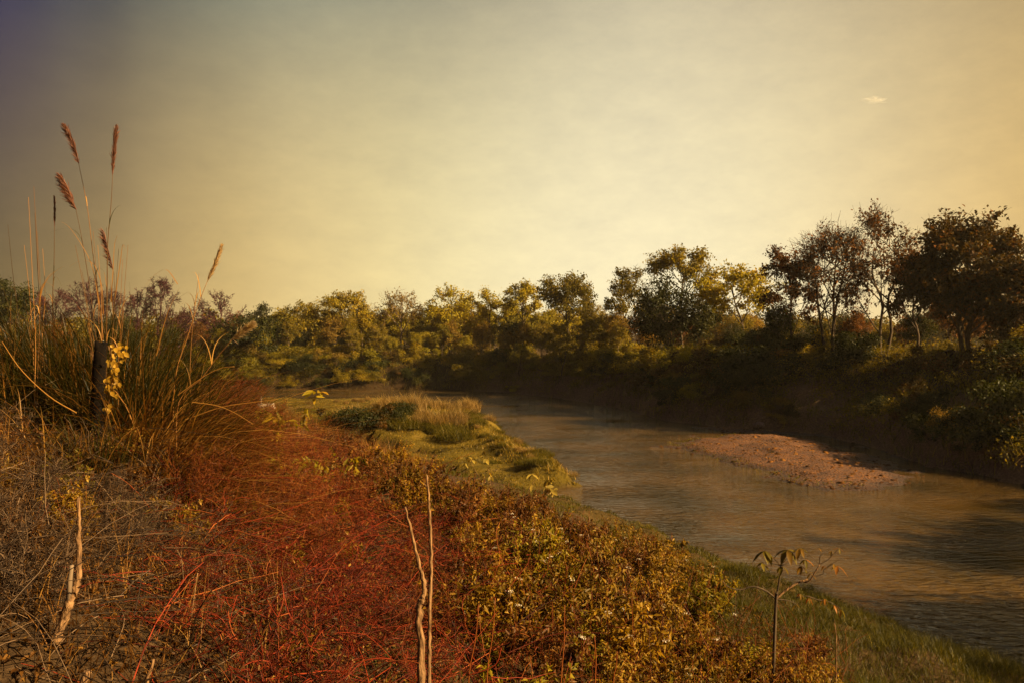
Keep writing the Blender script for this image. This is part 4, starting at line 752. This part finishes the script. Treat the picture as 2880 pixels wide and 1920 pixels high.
def feather_geo(h, w, rng, nst=26, tw=26, r=.0018):
    a = rng.random(nst) * 6.28; rr = np.sqrt(rng.random(nst)); e = np.stack([np.cos(a) * rr * w / 2, np.sin(a) * rr * w / 2, h * rng.uniform(.6, 1.05, nst)], 1); s = e * [.25, .25, 0] - UP * .08
    C1 = bez(s, (s + e) / 2 + UP * .1 * h + rng.normal(0, .06, (nst, 3)), e, 7); g = [tubes(C1, .003 * np.linspace(1, .4, 7)[None], 3, rng=rng)]
    i1 = np.repeat(np.arange(nst), tw); i0 = rng.integers(2, 7, len(i1)); s2 = C1[i1, i0]; e2 = s2 + nrm(rng.normal(0, .7, s2.shape) + UP * .45) * rng.uniform(.06, .26, (len(i1), 1)) * h; g.append(tubes(bez(s2, (s2 + e2) / 2 + rng.normal(0, .02, s2.shape), e2, 4), r, 3, rng=rng))
    i2 = np.repeat(np.arange(len(i1)), 3); s3 = e2[i2] * .6 + s2[i2] * .4; e3 = s3 + nrm(rng.normal(0, .8, s3.shape) + UP * .3) * rng.uniform(.03, .1, (len(i2), 1)) * h
    g.append(ribbons(bez(s3, (s3 + e3) / 2, e3, 2), np.array([[.0035, .002]]), rng.normal(size=s3.shape), None, rng)); return merge(*g)
FR = [feather_geo(.9, .9, np.random.default_rng(760 + i)).mesh('twigs', 'twig_redbrown') for i in range(3)]
def dead_leaves(h, w, rng, n=150):
    a = rng.random(n) * 6.28; q_ = np.sqrt(rng.random(n)) * w / 2; p = np.stack([q_ * np.cos(a), q_ * np.sin(a), h * rng.uniform(.1, .95, n)], 1)
    return leaves(p, rng.normal(0, .6, (n, 3)) - UP * .6, rng.normal(0, .7, (n, 3)) + UP * .5, rng.uniform(.02, .05, n), rng.uniform(.01, .022, n), None, rng, bend=.4)
FRR = [(feather_geo(.7, .9, np.random.default_rng(770 + i), 15, 20, .0024).mesh('twigs', 'twig_leak_red' if i % 4 < 3 else 'twig_redbrown'), dead_leaves(.7, .9, np.random.default_rng(775 + i)).mesh('foliage', 'leaf_brown')) for i in range(4)]
FG = [feather_geo(.7, .9, np.random.default_rng(780 + i)).mesh('twigs', 'twig_grey') for i in range(2)]
rs = np.random.default_rng(790)
def field(n, px0, px1, D0, D1, pairs, smin, smax, name, label, group, cond=None, names=('stems', 'foliage'), mind=.35):
    pts = []; tries = 0
    while len(pts) < n and tries < n * 30:
        tries += 1; D = math.sqrt(rs.uniform(D0 ** 2, D1 ** 2)); px = rs.uniform(px0, px1); x_ = (px - CX) / F * D; z_ = hz(x_, D)
        if not inside(np.array([x_]), np.array([D]), SLOPE)[0] or z_ < .1: continue
        if cond and not cond(px, D, z_, x_): continue
        if any((x_ - a) ** 2 + (D - b) ** 2 < mind ** 2 for a, b in pts): continue
        pts.append((x_, D)); i = int(rs.integers(len(pairs))); pr = pairs[i] if isinstance(pairs[i], tuple) else (pairs[i],)
        e = put(name, pr, (x_, D, z_ - .03), rs.uniform(smin, smax), label, 'shrub', group, rs, names if len(pr) > 1 else ('twigs',), .12)
        mk = pr[0] if names[0] == 'twigs' else pr[-1]; look = {'leaf_brown': 'red-brown leafy', 'leaf_amber': 'amber leafy', 'leaf_tawny': 'tawny leafy', 'leaf_olive': 'olive leafy', 'leaf_yellowgreen': 'yellow-green leafy', 'twig_redbrown': 'orange-brown feathery', 'twig_leak_red': 'red-tinted leafless', 'twig_grey': 'grey-brown tangled'}[mk.materials[0].name]
        REG.append((e, look + ' ' + label, near_zone(*pixel((x_, D, z_))), px))
dT = lambda x_, D: float(segdist(np.array([x_]), np.array([D]), TOE)[0])
field(46, 930, 1480, 11, 19, SB, .75, 1.05, 'dry_shrub', 'tall shrub', 'red-brown shrubs on the middle slope', lambda px, D, z, x_: dT(x_, D) > 3.5 and D < 17 + (1480 - px) * .006, mind=.6)
field(105, 1230, 2020, 5.5, 17, SA, .55, 1.35, 'dry_forb', 'weed', 'amber weeds on the slope', lambda px, D, z, x_: dT(x_, D) > 2.2 + (px - 1230) * .0025, mind=.42)
field(34, 1500, 2350, 5.5, 11, SA, .5, .8, 'dry_forb', 'low weed', 'weeds around the sapling', lambda px, D, z, x_: dT(x_, D) > 2.5, mind=.4)
field(16, 2040, 2330, 6.6, 8.6, SA, .55, .95, 'dry_forb', 'low weed', 'weeds around the sapling', mind=.3)
field(40, 560, 1000, 8, 17, FR, .75, 1.05, 'twig_bush', 'twig bush', 'feathery bushes right of the reed clump', mind=.55)
field(40, 430, 1240, 4.6, 11.5, FRR, .45, .95, 'twig_bush', 'twig bush', 'red-tinted twig bushes in the foreground', lambda px, D, z, x_: px > 380 + (D - 4.6) * 20, ('twigs', 'foliage'), .45)
field(16, -60, 520, 4.4, 9, FG, .5, .85, 'twig_bush', 'twig bush', 'grey twig bushes in the lower left', mind=.42)
field(30, -40, 1180, 4.8, 10.5, SB + SA[:4], .35, .68, 'dry_forb', 'low weed', 'small weeds among the twig bushes', mind=.5)
field(16, 720, 1000, 11, 17, SG, .7, 1.0, 'leafy_shrub', 'long-leaved shrub', 'long-leaved shrubs before the driftwood', mind=.7)
field(10, 120, 560, 7, 8.6, SA, .5, .8, 'dry_forb', 'small weed', 'leafy weeds below the reed clump', mind=.4)
# ground tangle: fallen twigs and dead stalks
def tangle(n, px0, px1, D0, D1, name, label, mat, seed, lmin=.25, lmax=.9, rmin=.0014, rmax=.0036, up=.35, wob=.1, cond=None):
    rng = np.random.default_rng(seed); D = np.sqrt(rng.uniform(D0 ** 2, D1 ** 2, n)); px = rng.uniform(px0, px1, n); m = cond(px, D, rng) if cond else np.ones(n, bool); D, px = D[m], px[m]; n = len(D); x = (px - CX) / F * D
    m = inside(x, D, SLOPE); x, D = x[m], D[m]; n = len(x); z = ground_z(x, D); a = rng.random(n) * 6.28; L = rng.uniform(lmin, lmax, n)[:, None]
    d = nrm(np.stack([np.cos(a), np.sin(a), rng.normal(0, up, n)], 1)); s = np.stack([x, D, z + rng.gamma(1.6, .10, n)], 1); e = s + d * L; mid = (s + e) / 2 + rng.normal(0, wob, (n, 3)) * L + UP * .08 * L; C = bez(s, mid, e, 6); C += rng.normal(0, .006, C.shape)
    zc = ground_z(C[..., 0].ravel(), C[..., 1].ravel()).reshape(n, 6); C[..., 2] = np.maximum(C[..., 2], zc + .005)
    o = tubes(C, rng.uniform(rmin, rmax, n)[:, None] * np.linspace(1, .5, 6)[None], 3, None, rng).build(name, mat); tag(o, label, 'twigs', kind='stuff')
tangle(3000, -150, 900, 4.0, 11, 'fallen_twigs', 'tangle of grey dead twigs on the near crest', 'twig_grey', 801, rmin=.0018, rmax=.0048, cond=lambda px, D, r: px + r.normal(0, 90, len(px)) < 560)
tangle(3600, 250, 1450, 4.0, 11, 'red_twigs', 'tangle of bare twigs with painted red light-leak tint in the foreground', 'twig_leak_red', 802, rmin=.0018, rmax=.0050, cond=lambda px, D, r: px + r.normal(0, 110, len(px)) > 480)
tangle(1800, 1100, 2400, 5.0, 11, 'dead_stalks', 'dead brown stalks among the weeds on the slope', 'twig_redbrown', 803, up=.9)
rng = np.random.default_rng(810)
D = np.sqrt(rng.uniform(4.2 ** 2, 12 ** 2, 9000)); px = rng.uniform(-150, 820, 9000); D, px = D[:5200], px[:5200]; x = (px - CX) / F * D
o = blades(x, D, ground_z(x, D) - .02, rng.uniform(.15, .55, len(x)), .007, .9, rng, 5, np.clip(rng.beta(1.2, 2.4, len(x)), 0, 1)).build('dry_grass', 'reed_straw'); tag(o, 'thin dry grass below the reed clump', 'grass', kind='stuff')
D = np.sqrt(rng.uniform(5 ** 2, 18 ** 2, 24000)); px = rng.uniform(700, 2500, 24000); x = (px - CX) / F * D; m = inside(x, D, SLOPE); x, D = x[m], D[m]
o = blades(x, D, ground_z(x, D) - .02, rng.uniform(.06, .26, len(x)), .008, .9, rng, 4, np.clip(rng.normal(.38, .25, len(x)), 0, 1)).build('slope_grass', 'grass_green'); tag(o, 'olive grass growing between the weeds on the slope', 'grass', kind='stuff')
D = np.sqrt(rng.uniform(6.5 ** 2, 18 ** 2, 52000)); px = rng.uniform(1750, 2900, 52000); x = (px - CX) / F * D; m = inside(x, D, SLOPE); x, D = x[m], D[m]
o = blades(x, D, ground_z(x, D) - .02, rng.uniform(.05, .2, len(x)) + .15 * np.clip(fbm(x, D) * 3, 0, 1), .011, 1.0, rng, 4, np.clip(rng.normal(.25, .2, len(x)), 0, 1)).build('bank_shade_moss', 'grass_green'); tag(o, 'mossy grass below the sapling, darkened to carry the corner shade', 'grass', kind='stuff')  # low blade tone: corner shade put into the mossy grass colour
x, y = scatter(60000, -42, -3.5, -2, 48, rng); m = inside(x, y, SLOPE) & ((x / np.maximum(y, .1) < -.66) | (y > 11.5)) & (fbm(x * .5, y * .5) > -.12); x, y = x[m], y[m]
o = blades(x, y, ground_z(x, y) - .03, rng.uniform(.2, .75, len(x)), .014, .8, rng, 4, np.clip(rng.beta(1.4, 2.0, len(x)), 0, 1)).build('crest_grass', 'reed_straw'); tag(o, 'dry grass over the crest behind the reed clump', 'grass', kind='stuff')
# leaf litter and clods showing between the plants
D = np.sqrt(rng.uniform(4.0 ** 2, 13 ** 2, 26000)); px = rng.uniform(-150, 2200, 26000); x = (px - CX) / F * D; m = inside(x, D, SLOPE); x, D = x[m], D[m]; n = len(x); a = rng.random(n) * 6.28
o = leaves(np.stack([x, D, ground_z(x, D) + rng.uniform(.005, .05, n)], 1), np.stack([np.cos(a), np.sin(a), rng.normal(0, .3, n)], 1), UP + rng.normal(0, .4, (n, 3)), rng.uniform(.03, .08, n), rng.uniform(.015, .04, n), None, rng, bend=.35).build('leaf_litter', 'leaf_brown'); tag(o, 'dead brown leaves lying on the ground of the slope', 'leaf litter', kind='stuff')
# small white flower heads
rng = np.random.default_rng(820)
n = 38; D = rng.uniform(6, 13, n); px = rng.uniform(1400, 2050, n); x = (px - CX) / F * D; z = ground_z(x, D); hgt = rng.uniform(.55, .85, n)
s = np.stack([x, D, z], 1); e = s + np.stack([rng.normal(0, .06, n), rng.normal(0, .06, n), hgt], 1); st = tubes(bez(s, (s + e) / 2 + rng.normal(0, .02, (n, 3)), e, 5), .002, 3, rng=rng)
hi = np.repeat(np.arange(n), 12); hp = e[hi] + rng.normal(0, .016, (len(hi), 3)) * [1, 1, .3]
so_ = st.build('flower_stalks', 'twig_redbrown'); tag(so_, 'thin stalks carrying small whitish flower heads on the slope', 'flowers', kind='stuff'); fl = leaves(hp, rng.normal(size=(len(hi), 3)) + UP, UP + rng.normal(0, .5, (len(hi), 3)), .014, .012, None, rng).build('flower_heads', 'flower_white', so_)

# ------------------------------------------------------------------ stakes, sapling, foreground sticks
def stake(name, label, pts, D, r0, r1, mat='stake_wood', seed=1, K=44, S=9, cat='stake', twigs=0):
    r_ = np.random.default_rng(seed); C = pxpath(pts, D, K, 0, True); b = C[0].copy(); C = C - b; C[1:-1] += r_.normal(0, r0 * .12, (K - 2, 3)); rr = np.linspace(r0, r1, K) * (1 + r_.normal(0, .10, K)); e = empty(name, b); tag(e, label, cat)
    g = tubes(C[None], rr[None], S, .5, r_); g.v[0][-S:, 2] += r_.normal(0, r1 * .8, S); g.build('shaft', mat, e, smooth=True)
    for j in range(twigs):
        i = int(r_.integers(6, K - 3)); d = np.array([r_.choice([-1, 1]) * .8, r_.normal(0, .4), .9]); t = C[i] + d * r_.uniform(.01, .03); tubes(bez(C[i][None], ((C[i] + t) / 2)[None], t[None], 3), rr[i] * .45 * np.array([[1, .8, .5]]), 5, rng=r_).build('twig_stub', mat, e, smooth=True)
    return e
stake('straight_stake', 'tall straight bare stake in the centre foreground', [(1201, 1335), (1207, 1420), (1212, 1560), (1208, 1750), (1207, 1920)], 4.3, .0135, .0055, seed=31, twigs=3)
stake('bent_stake', 'bent bare stake crossing beside the straight stake', [(1140, 1425), (1165, 1530), (1192, 1640), (1190, 1680), (1178, 1720), (1186, 1920)], 4.4, .024, .0055, seed=32, twigs=3)
fb = [(133, 1862), (160, 1770), (195, 1665)]
e = stake('forked_stick', 'pale forked stick leaning out of the tangle at lower left', [(222, 1400), (222, 1500), (222, 1600), (214, 1650), (196, 1690), (165, 1775), (135, 1860)], 4.5, .030, .009, seed=33, cat='stick')
b = np.array(e.location); C = smooth_path([P(196, 1690, 4.5), P(196, 1640, 4.48), P(202, 1588, 4.47)], 8) - b
tubes(C[None], (.018 * np.linspace(1, .6, 8))[None], 7, rng=np.random.default_rng(3)).build('broken_fork', 'bark_pale', e, smooth=True)
stick('dead_branch', 'pale broken branch lying aslant in the red twigs', [(608, 1552), (570, 1572), (535, 1600), (480, 1625)], 6.2, .017, 'stake_wood', 'branch', 14, S=7, bump=.08)
stick('broken_stick', 'short pale splintered stick at the bottom edge', [(432, 1852), (425, 1880), (412, 1915)], 4.3, .014, 'stake_wood', 'stick', 8, True, 7, bump=.1)
stick('broken_stick', 'thick cut stub at the bottom edge left of the splintered stick', [(248, 1885), (240, 1905), (232, 1930)], 4.2, .024, 'stake_wood', 'stick', 8, True, 7, bump=.1, taper=.8)
stick('upright_stick', 'thin upright stick below the lying broken branch', [(556, 1610), (548, 1660), (537, 1740), (530, 1790)], 5.2, .007, 'stake_wood', 'stick', 10, True, 6)
stick('hooked_stick', 'thin pale stick with hooked tip right of the sapling', [(2350, 1762), (2347, 1752), (2352, 1790), (2352, 1850), (2351, 1920)], 8.6, .009, 'stake_wood', 'stick', 14, True, 6)
for i, (a, b_, c, d_, D) in enumerate([(1347, 1700, 1318, 1910, 4.9), (1393, 1680, 1370, 1900, 5.2), (1588, 1700, 1578, 1920, 5.6), (1672, 1785, 1674, 1920, 5.6), (1735, 1830, 1725, 1920, 5.6)]):
    stick('dry_stalk', 'thin dry upright stalk right of the stakes, number %s from them' % ['one', 'two', 'three', 'four', 'five'][i], [(a, b_), ((a + c) / 2 + 3, (b_ + d_) / 2), (c, d_)], D, .0055, 'twig_redbrown', 'stalk', 10, True)
lump('stone', 'rock', tuple(P(70, 1800, 4.6)), (.05, .04, .03), 21, 'pale stone at the lower left corner beside the forked stick', 'stone')
lump('earth_clod', 'rock', tuple(P(25, 1825, 4.55)), (.10, .09, .07), 23, 'reddish clod of earth in the lower left corner', 'clod')
# arching brambles, carrying the same painted red tint
for i, pts in enumerate([[(950, 1910), (1000, 1865), (1060, 1850), (1100, 1852)], [(960, 1900), (985, 1862), (1030, 1846)], [(1310, 1900), (1390, 1870), (1410, 1820)], [(640, 1690), (740, 1730), (840, 1790), (900, 1840)], [(790, 1620), (800, 1680), (820, 1740), (850, 1770)], [(690, 1870), (760, 1840), (830, 1800)]]):
    stick('bramble_stem', ['long arching red bramble at the bottom left of the stakes', 'short arching red bramble beside the longer one', 'curling red bramble right of the stakes', 'red bramble slanting across the dark twigs', 'upright red bramble below the lying branch', 'low red bramble near the bottom edge'][i], pts, 4.7, .0042, 'twig_leak_red', 'bramble', 14)

def sapling():
    D = 8.0; rng = np.random.default_rng(900)
    base = P(2172, 1930, D); base[2] = hz(base[0], base[1]); e = empty('sapling', base); tag(e, 'young sapling with umbrella of palm-shaped leaves by the water', 'tree')
    def br(nm, pts, r0, r1, mat='stake_wood', K=14, dd=0.0, prnt=None):
        C = smooth_path([P(a, c, D + dd * i) if not isinstance(a, np.ndarray) else a for i, (a, c) in enumerate(pts)], K) - base
        return tubes(C[None], np.linspace(r0, r1, K)[None], 7, .5, rng).build(nm, mat, prnt or e, smooth=True)
    C = smooth_path([base, P(2178, 1800, D), P(2183, 1680, D), P(2186, 1665, D), P(2193, 1620, D), P(2195, 1588, D)], 20) - base
    tr = tubes(C[None], np.r_[np.linspace(.018, .015, 11), np.linspace(.010, .006, 9)][None], 8, .5, rng).build('trunk', 'bark', e, smooth=True)
    b1 = br('branch', [(2185, 1680), (2215, 1655), (2250, 1635), (2272, 1628)], .013, .009)
    br('branch', [(2258, 1632), (2266, 1636), (2280, 1628), (2288, 1615), (2305, 1586)], .008, .006, dd=-.02)
    br('branch', [(2305, 1586), (2309, 1560), (2335, 1548)], .005, .003, 'bark'); br('branch', [(2304, 1587), (2330, 1572), (2348, 1552), (2362, 1540)], .005, .003, 'bark')
    br('branch', [(2287, 1620), (2315, 1612), (2318, 1600), (2350, 1578), (2382, 1572)], .004, .003, 'bark'); br('branch', [(2303, 1584), (2285, 1565), (2270, 1553)], .004, .002, 'bark')
    br('branch', [(2183, 1682), (2150, 1658), (2115, 1648), (2085, 1657), (2050, 1650), (2025, 1625)], .010, .004, 'bark'); br('branch', [(2180, 1680), (2160, 1662), (2142, 1645)], .006, .003, 'bark')
    br('branch', [(2186, 1684), (2215, 1687), (2240, 1698)], .007, .004, 'bark')
    br('branch', [(2240, 1680), (2270, 1675), (2300, 1685), (2330, 1690), (2365, 1710)], .005, .003, 'bark')
    def whorl(px, py, n, Lp, spread=1.0, tone=(0, 1), dn=-.55, wr=.34, e=e):
        c = P(px, py, D) - base
        for j in range(n):
            a = j / n * 6.28 + rng.normal(0, .25); L = Lp * .85 / F * D * rng.uniform(.6, 1.15)
            d = (math.cos(a) * spread, math.sin(a) * spread, dn + rng.normal(0, .2)); leaf_obj(e, c, d, (math.cos(a) * .5, math.sin(a) * .5, 1), L, 'lance', wr, .3, 'leaf_sapling', rng.uniform(*tone))
    hub = (2194, 1590)
    for (px, py, n, Lp, tn) in [(2152, 1548, 7, 60, (.1, .7)), (2215, 1545, 7, 55, (.3, .8)), (2142, 1582, 4, 42, (.1, .6)), (2250, 1540, 5, 55, (.3, .8)), (2200, 1592, 3, 45, (.2, .7)), (2265, 1572, 4, 45, (.4, 1)), (2255, 1590, 4, 36, (.5, 1))]:
        pt = br('petiole', [hub, ((hub[0] + px) / 2, (hub[1] + py) / 2 - 4), (px, py)], .003, .002, 'bark', 6); whorl(px, py, n, Lp, 1.0, tn, e=pt)
    for (px, py, n, Lp) in [(2360, 1542, 4, 22), (2338, 1548, 3, 20), (2345, 1585, 4, 32), (2355, 1590, 3, 45), (2318, 1590, 3, 22), (2302, 1540, 1, 22), (2275, 1610, 2, 36), (2280, 1612, 2, 30)]: whorl(px, py, n, Lp, .8, (.55, 1), -.5, .32)
    for (px, py, n, Lp) in [(2250, 1668, 4, 26), (2275, 1680, 3, 24), (2320, 1682, 4, 30), (2345, 1700, 5, 34), (2365, 1712, 3, 32), (2030, 1628, 4, 36), (2240, 1698, 2, 26)]: whorl(px, py, n, Lp, .9, (.5, 1), -.7, .28)
sapling()
def big_leaf_plant(label, base_px, D, stems, seed, mat='leaf_pale', L=(12, 21), wr=.55, lance=False):
    rng = np.random.default_rng(seed); b = GP(base_px, D); e = empty('broad_leaved_plant', b); tag(e, label, 'plant')
    for pts, tips in stems:
        C = smooth_path([b] + [P(a, c, D) for a, c in pts], 12) - b; tubes(C[None], .007 * np.linspace(1, .5, 12)[None], 5, .5, rng).build('stem', 'stake_wood', e, smooth=True)
        for (px, py) in tips:
            c = P(px + rng.normal(0, 3), py + rng.normal(0, 3), D) - b; n = 6 if lance else 3
            for j in range(n):
                a = j / max(n, 1) * 6.28 + rng.normal(0, .3) if lance else rng.random() * 6.28
                d = (math.cos(a), math.sin(a), rng.uniform(-.9, .1)) if lance else (math.cos(a), math.sin(a), rng.uniform(-1.2, .2))
                nn_ = (math.cos(a) * .4, math.sin(a) * .4, 1) if lance else (rng.normal(0.3, .6), rng.normal(-.3, .6), 1)
                leaf_obj(e, c, d, nn_, rng.uniform(*L) / F * D, 'broad', wr, .2, mat, rng.random())
rr_ = np.random.default_rng(950)
big_leaf_plant('pale yellow broad-leaved plant at the top of the red-brown shrubs', 1375, 17, [([(1360, 1370), (1325, 1300)], [(1318, 1282), (1328, 1290), (1335, 1300), (1345, 1285), (1322, 1322), (1305, 1300)]), ([(1380, 1370), (1372, 1310)], [(1368, 1290), (1375, 1305), (1372, 1325), (1380, 1340), (1362, 1330), (1352, 1275), (1362, 1262), (1350, 1350)])], 951)
big_leaf_plant('tan plant with hand-shaped drooping leaves above the inlet', 1442, 16, [([(1455, 1440), (1470, 1400), (1474, 1372)], [(1456, 1383)]), ([(1468, 1420), (1492, 1365)], [(1493, 1360)]), ([(1470, 1420), (1510, 1335)], [(1500, 1330)])], 952, L=(22, 34), wr=.28, lance=True)
big_leaf_plant('small pale-leaved plant at the right of the inlet', 1530, 17, [([(1530, 1400), (1540, 1370)], [(1535, 1365), (1548, 1372), (1555, 1355), (1540, 1350), (1550, 1385)])], 953, L=(20, 28))
big_leaf_plant('pale-leaved sprig at the left of the red-brown shrubs', 1000, 15, [([(998, 1360), (1005, 1320)], [(995, 1310), (1008, 1318), (990, 1325)])], 954, L=(24, 32), wr=.5)
big_leaf_plant('dark-leaved sprig rising in front of the river at left centre', 860, 15, [([(850, 1240), (868, 1160), (890, 1105)], [(885, 1095), (900, 1100), (880, 1120), (868, 1150), (858, 1165), (845, 1180)])], 955, 'leaf_olive', L=(26, 40), wr=.35)
big_leaf_plant('green-leaved sprig under the long driftwood log', 790, 13, [([(785, 1230), (775, 1180)], [(770, 1175), (782, 1185), (790, 1200), (765, 1200), (740, 1195), (785, 1215)]), ([(800, 1230), (815, 1190)], [(812, 1185), (822, 1195), (830, 1180)])], 956, 'leaf_olive', L=(30, 44), wr=.4)

# ------------------------------------------------------------------ dusty air
hb = Geo().add([(x_, y_, z_) for z_ in (-4, 34) for x_, y_ in ((-1600, -800), (1600, -800), (1600, 2000), (-1600, 2000))], [(0, 3, 2, 1), (4, 5, 6, 7), (0, 1, 5, 4), (1, 2, 6, 5), (2, 3, 7, 6), (3, 0, 4, 7)])
m, t = new_mat('haze'); pv = N(t, 'ShaderNodeVolumePrincipled'); pv.inputs['Color'].default_value = (0.95, 0.86, 0.66, 1); pv.inputs['Density'].default_value = 0.0002; pv.inputs['Anisotropy'].default_value = 0.25
t.links.new(pv.outputs[0], N(t, 'ShaderNodeOutputMaterial').inputs['Volume'])
tag(hb.build('haze', 'haze'), 'thin golden dust haze over the river valley', 'haze', kind='stuff')

# small lone cloud, far above the haze
cb = P(2462, 282, 3000.0); rc = np.random.default_rng(5); K_, S_ = 18, 16
u = np.linspace(.02, .98, K_) * np.pi; a = np.arange(S_) / S_ * 2 * np.pi
V = np.stack([np.cos(u)[:, None] + 0 * a, np.sin(u)[:, None] * np.cos(a), np.sin(u)[:, None] * np.sin(a)], -1); V = V * (1 + .8 * fbm(V[..., 0] * 2 + 3, V[..., 2] * 2 + V[..., 1])[..., None]) * [85, 45, 21]
ii = np.arange(K_ * S_).reshape(K_, S_); g = Geo().add(V.reshape(-1, 3), np.stack([ii[:-1], ii[1:], np.roll(ii, -1, 1)[1:], np.roll(ii, -1, 1)[:-1]], -1).reshape(-1, 4))
g.t.append(np.array([(ii[0, 0], ii[0, j], ii[0, j + 1]) for j in range(1, S_ - 1)])); g.t.append(np.array([(ii[-1, 0], ii[-1, j + 1], ii[-1, j]) for j in range(1, S_ - 1)]))
m, t = new_mat('cloud'); tcn = N(t, 'ShaderNodeTexCoord'); mp = N(t, 'ShaderNodeMapping'); mp.inputs['Scale'].default_value = (1 / 85, 1 / 45, 1 / 21); t.links.new(tcn.outputs['Object'], mp.inputs[0])
ln = N(t, 'ShaderNodeVectorMath', operation='LENGTH'); t.links.new(mp.outputs[0], ln.inputs[0]); no = N(t, 'ShaderNodeTexNoise'); no.inputs['Scale'].default_value = 2.6; no.inputs['Detail'].default_value = 6; t.links.new(mp.outputs[0], no.inputs[0])
dn_ = mth(t, 'MULTIPLY', mth(t, 'SUBTRACT', mth(t, 'MULTIPLY_ADD', ln.outputs['Value'], -1.0, 1.35), mth(t, 'MULTIPLY', no.outputs['Fac'], 1.7), clamp=True), .05)
pv = N(t, 'ShaderNodeVolumePrincipled'); pv.inputs['Color'].default_value = (1, .97, .92, 1); pv.inputs['Anisotropy'].default_value = .2; t.links.new(dn_, pv.inputs['Density']); t.links.new(pv.outputs[0], N(t, 'ShaderNodeOutputMaterial').inputs['Volume'])
tag(g.build('cloud', 'cloud', loc=cb), 'small lone pale cloud high above the right bank', 'cloud')

# ------------------------------------------------------------------ labels that single out each of a kind
ORD = 'first second third fourth fifth sixth seventh eighth ninth tenth eleventh twelfth thirteenth fourteenth fifteenth sixteenth seventeenth eighteenth nineteenth twentieth'.split()
def ordinal(i, n):
    if i == 0: return 'leftmost'
    if i == n - 1: return 'rightmost'
    if i < n / 2: return (ORD[i] if i < 20 else '%dth' % (i + 1)) + ' from the left'
    return (ORD[n - 1 - i] if n - 1 - i < 20 else '%dth' % (n - i)) + ' from the right'
cells = {}
for o, look, zone_, px in REG: cells.setdefault((look, zone_), []).append((px, o))
for (look, zone_), l in cells.items():
    l.sort(key=lambda a: a[0])
    for i, (px, o) in enumerate(l): o['label'] = (look + ' ' + zone_).strip() + ('' if len(l) == 1 else ', ' + ordinal(i, len(l)))
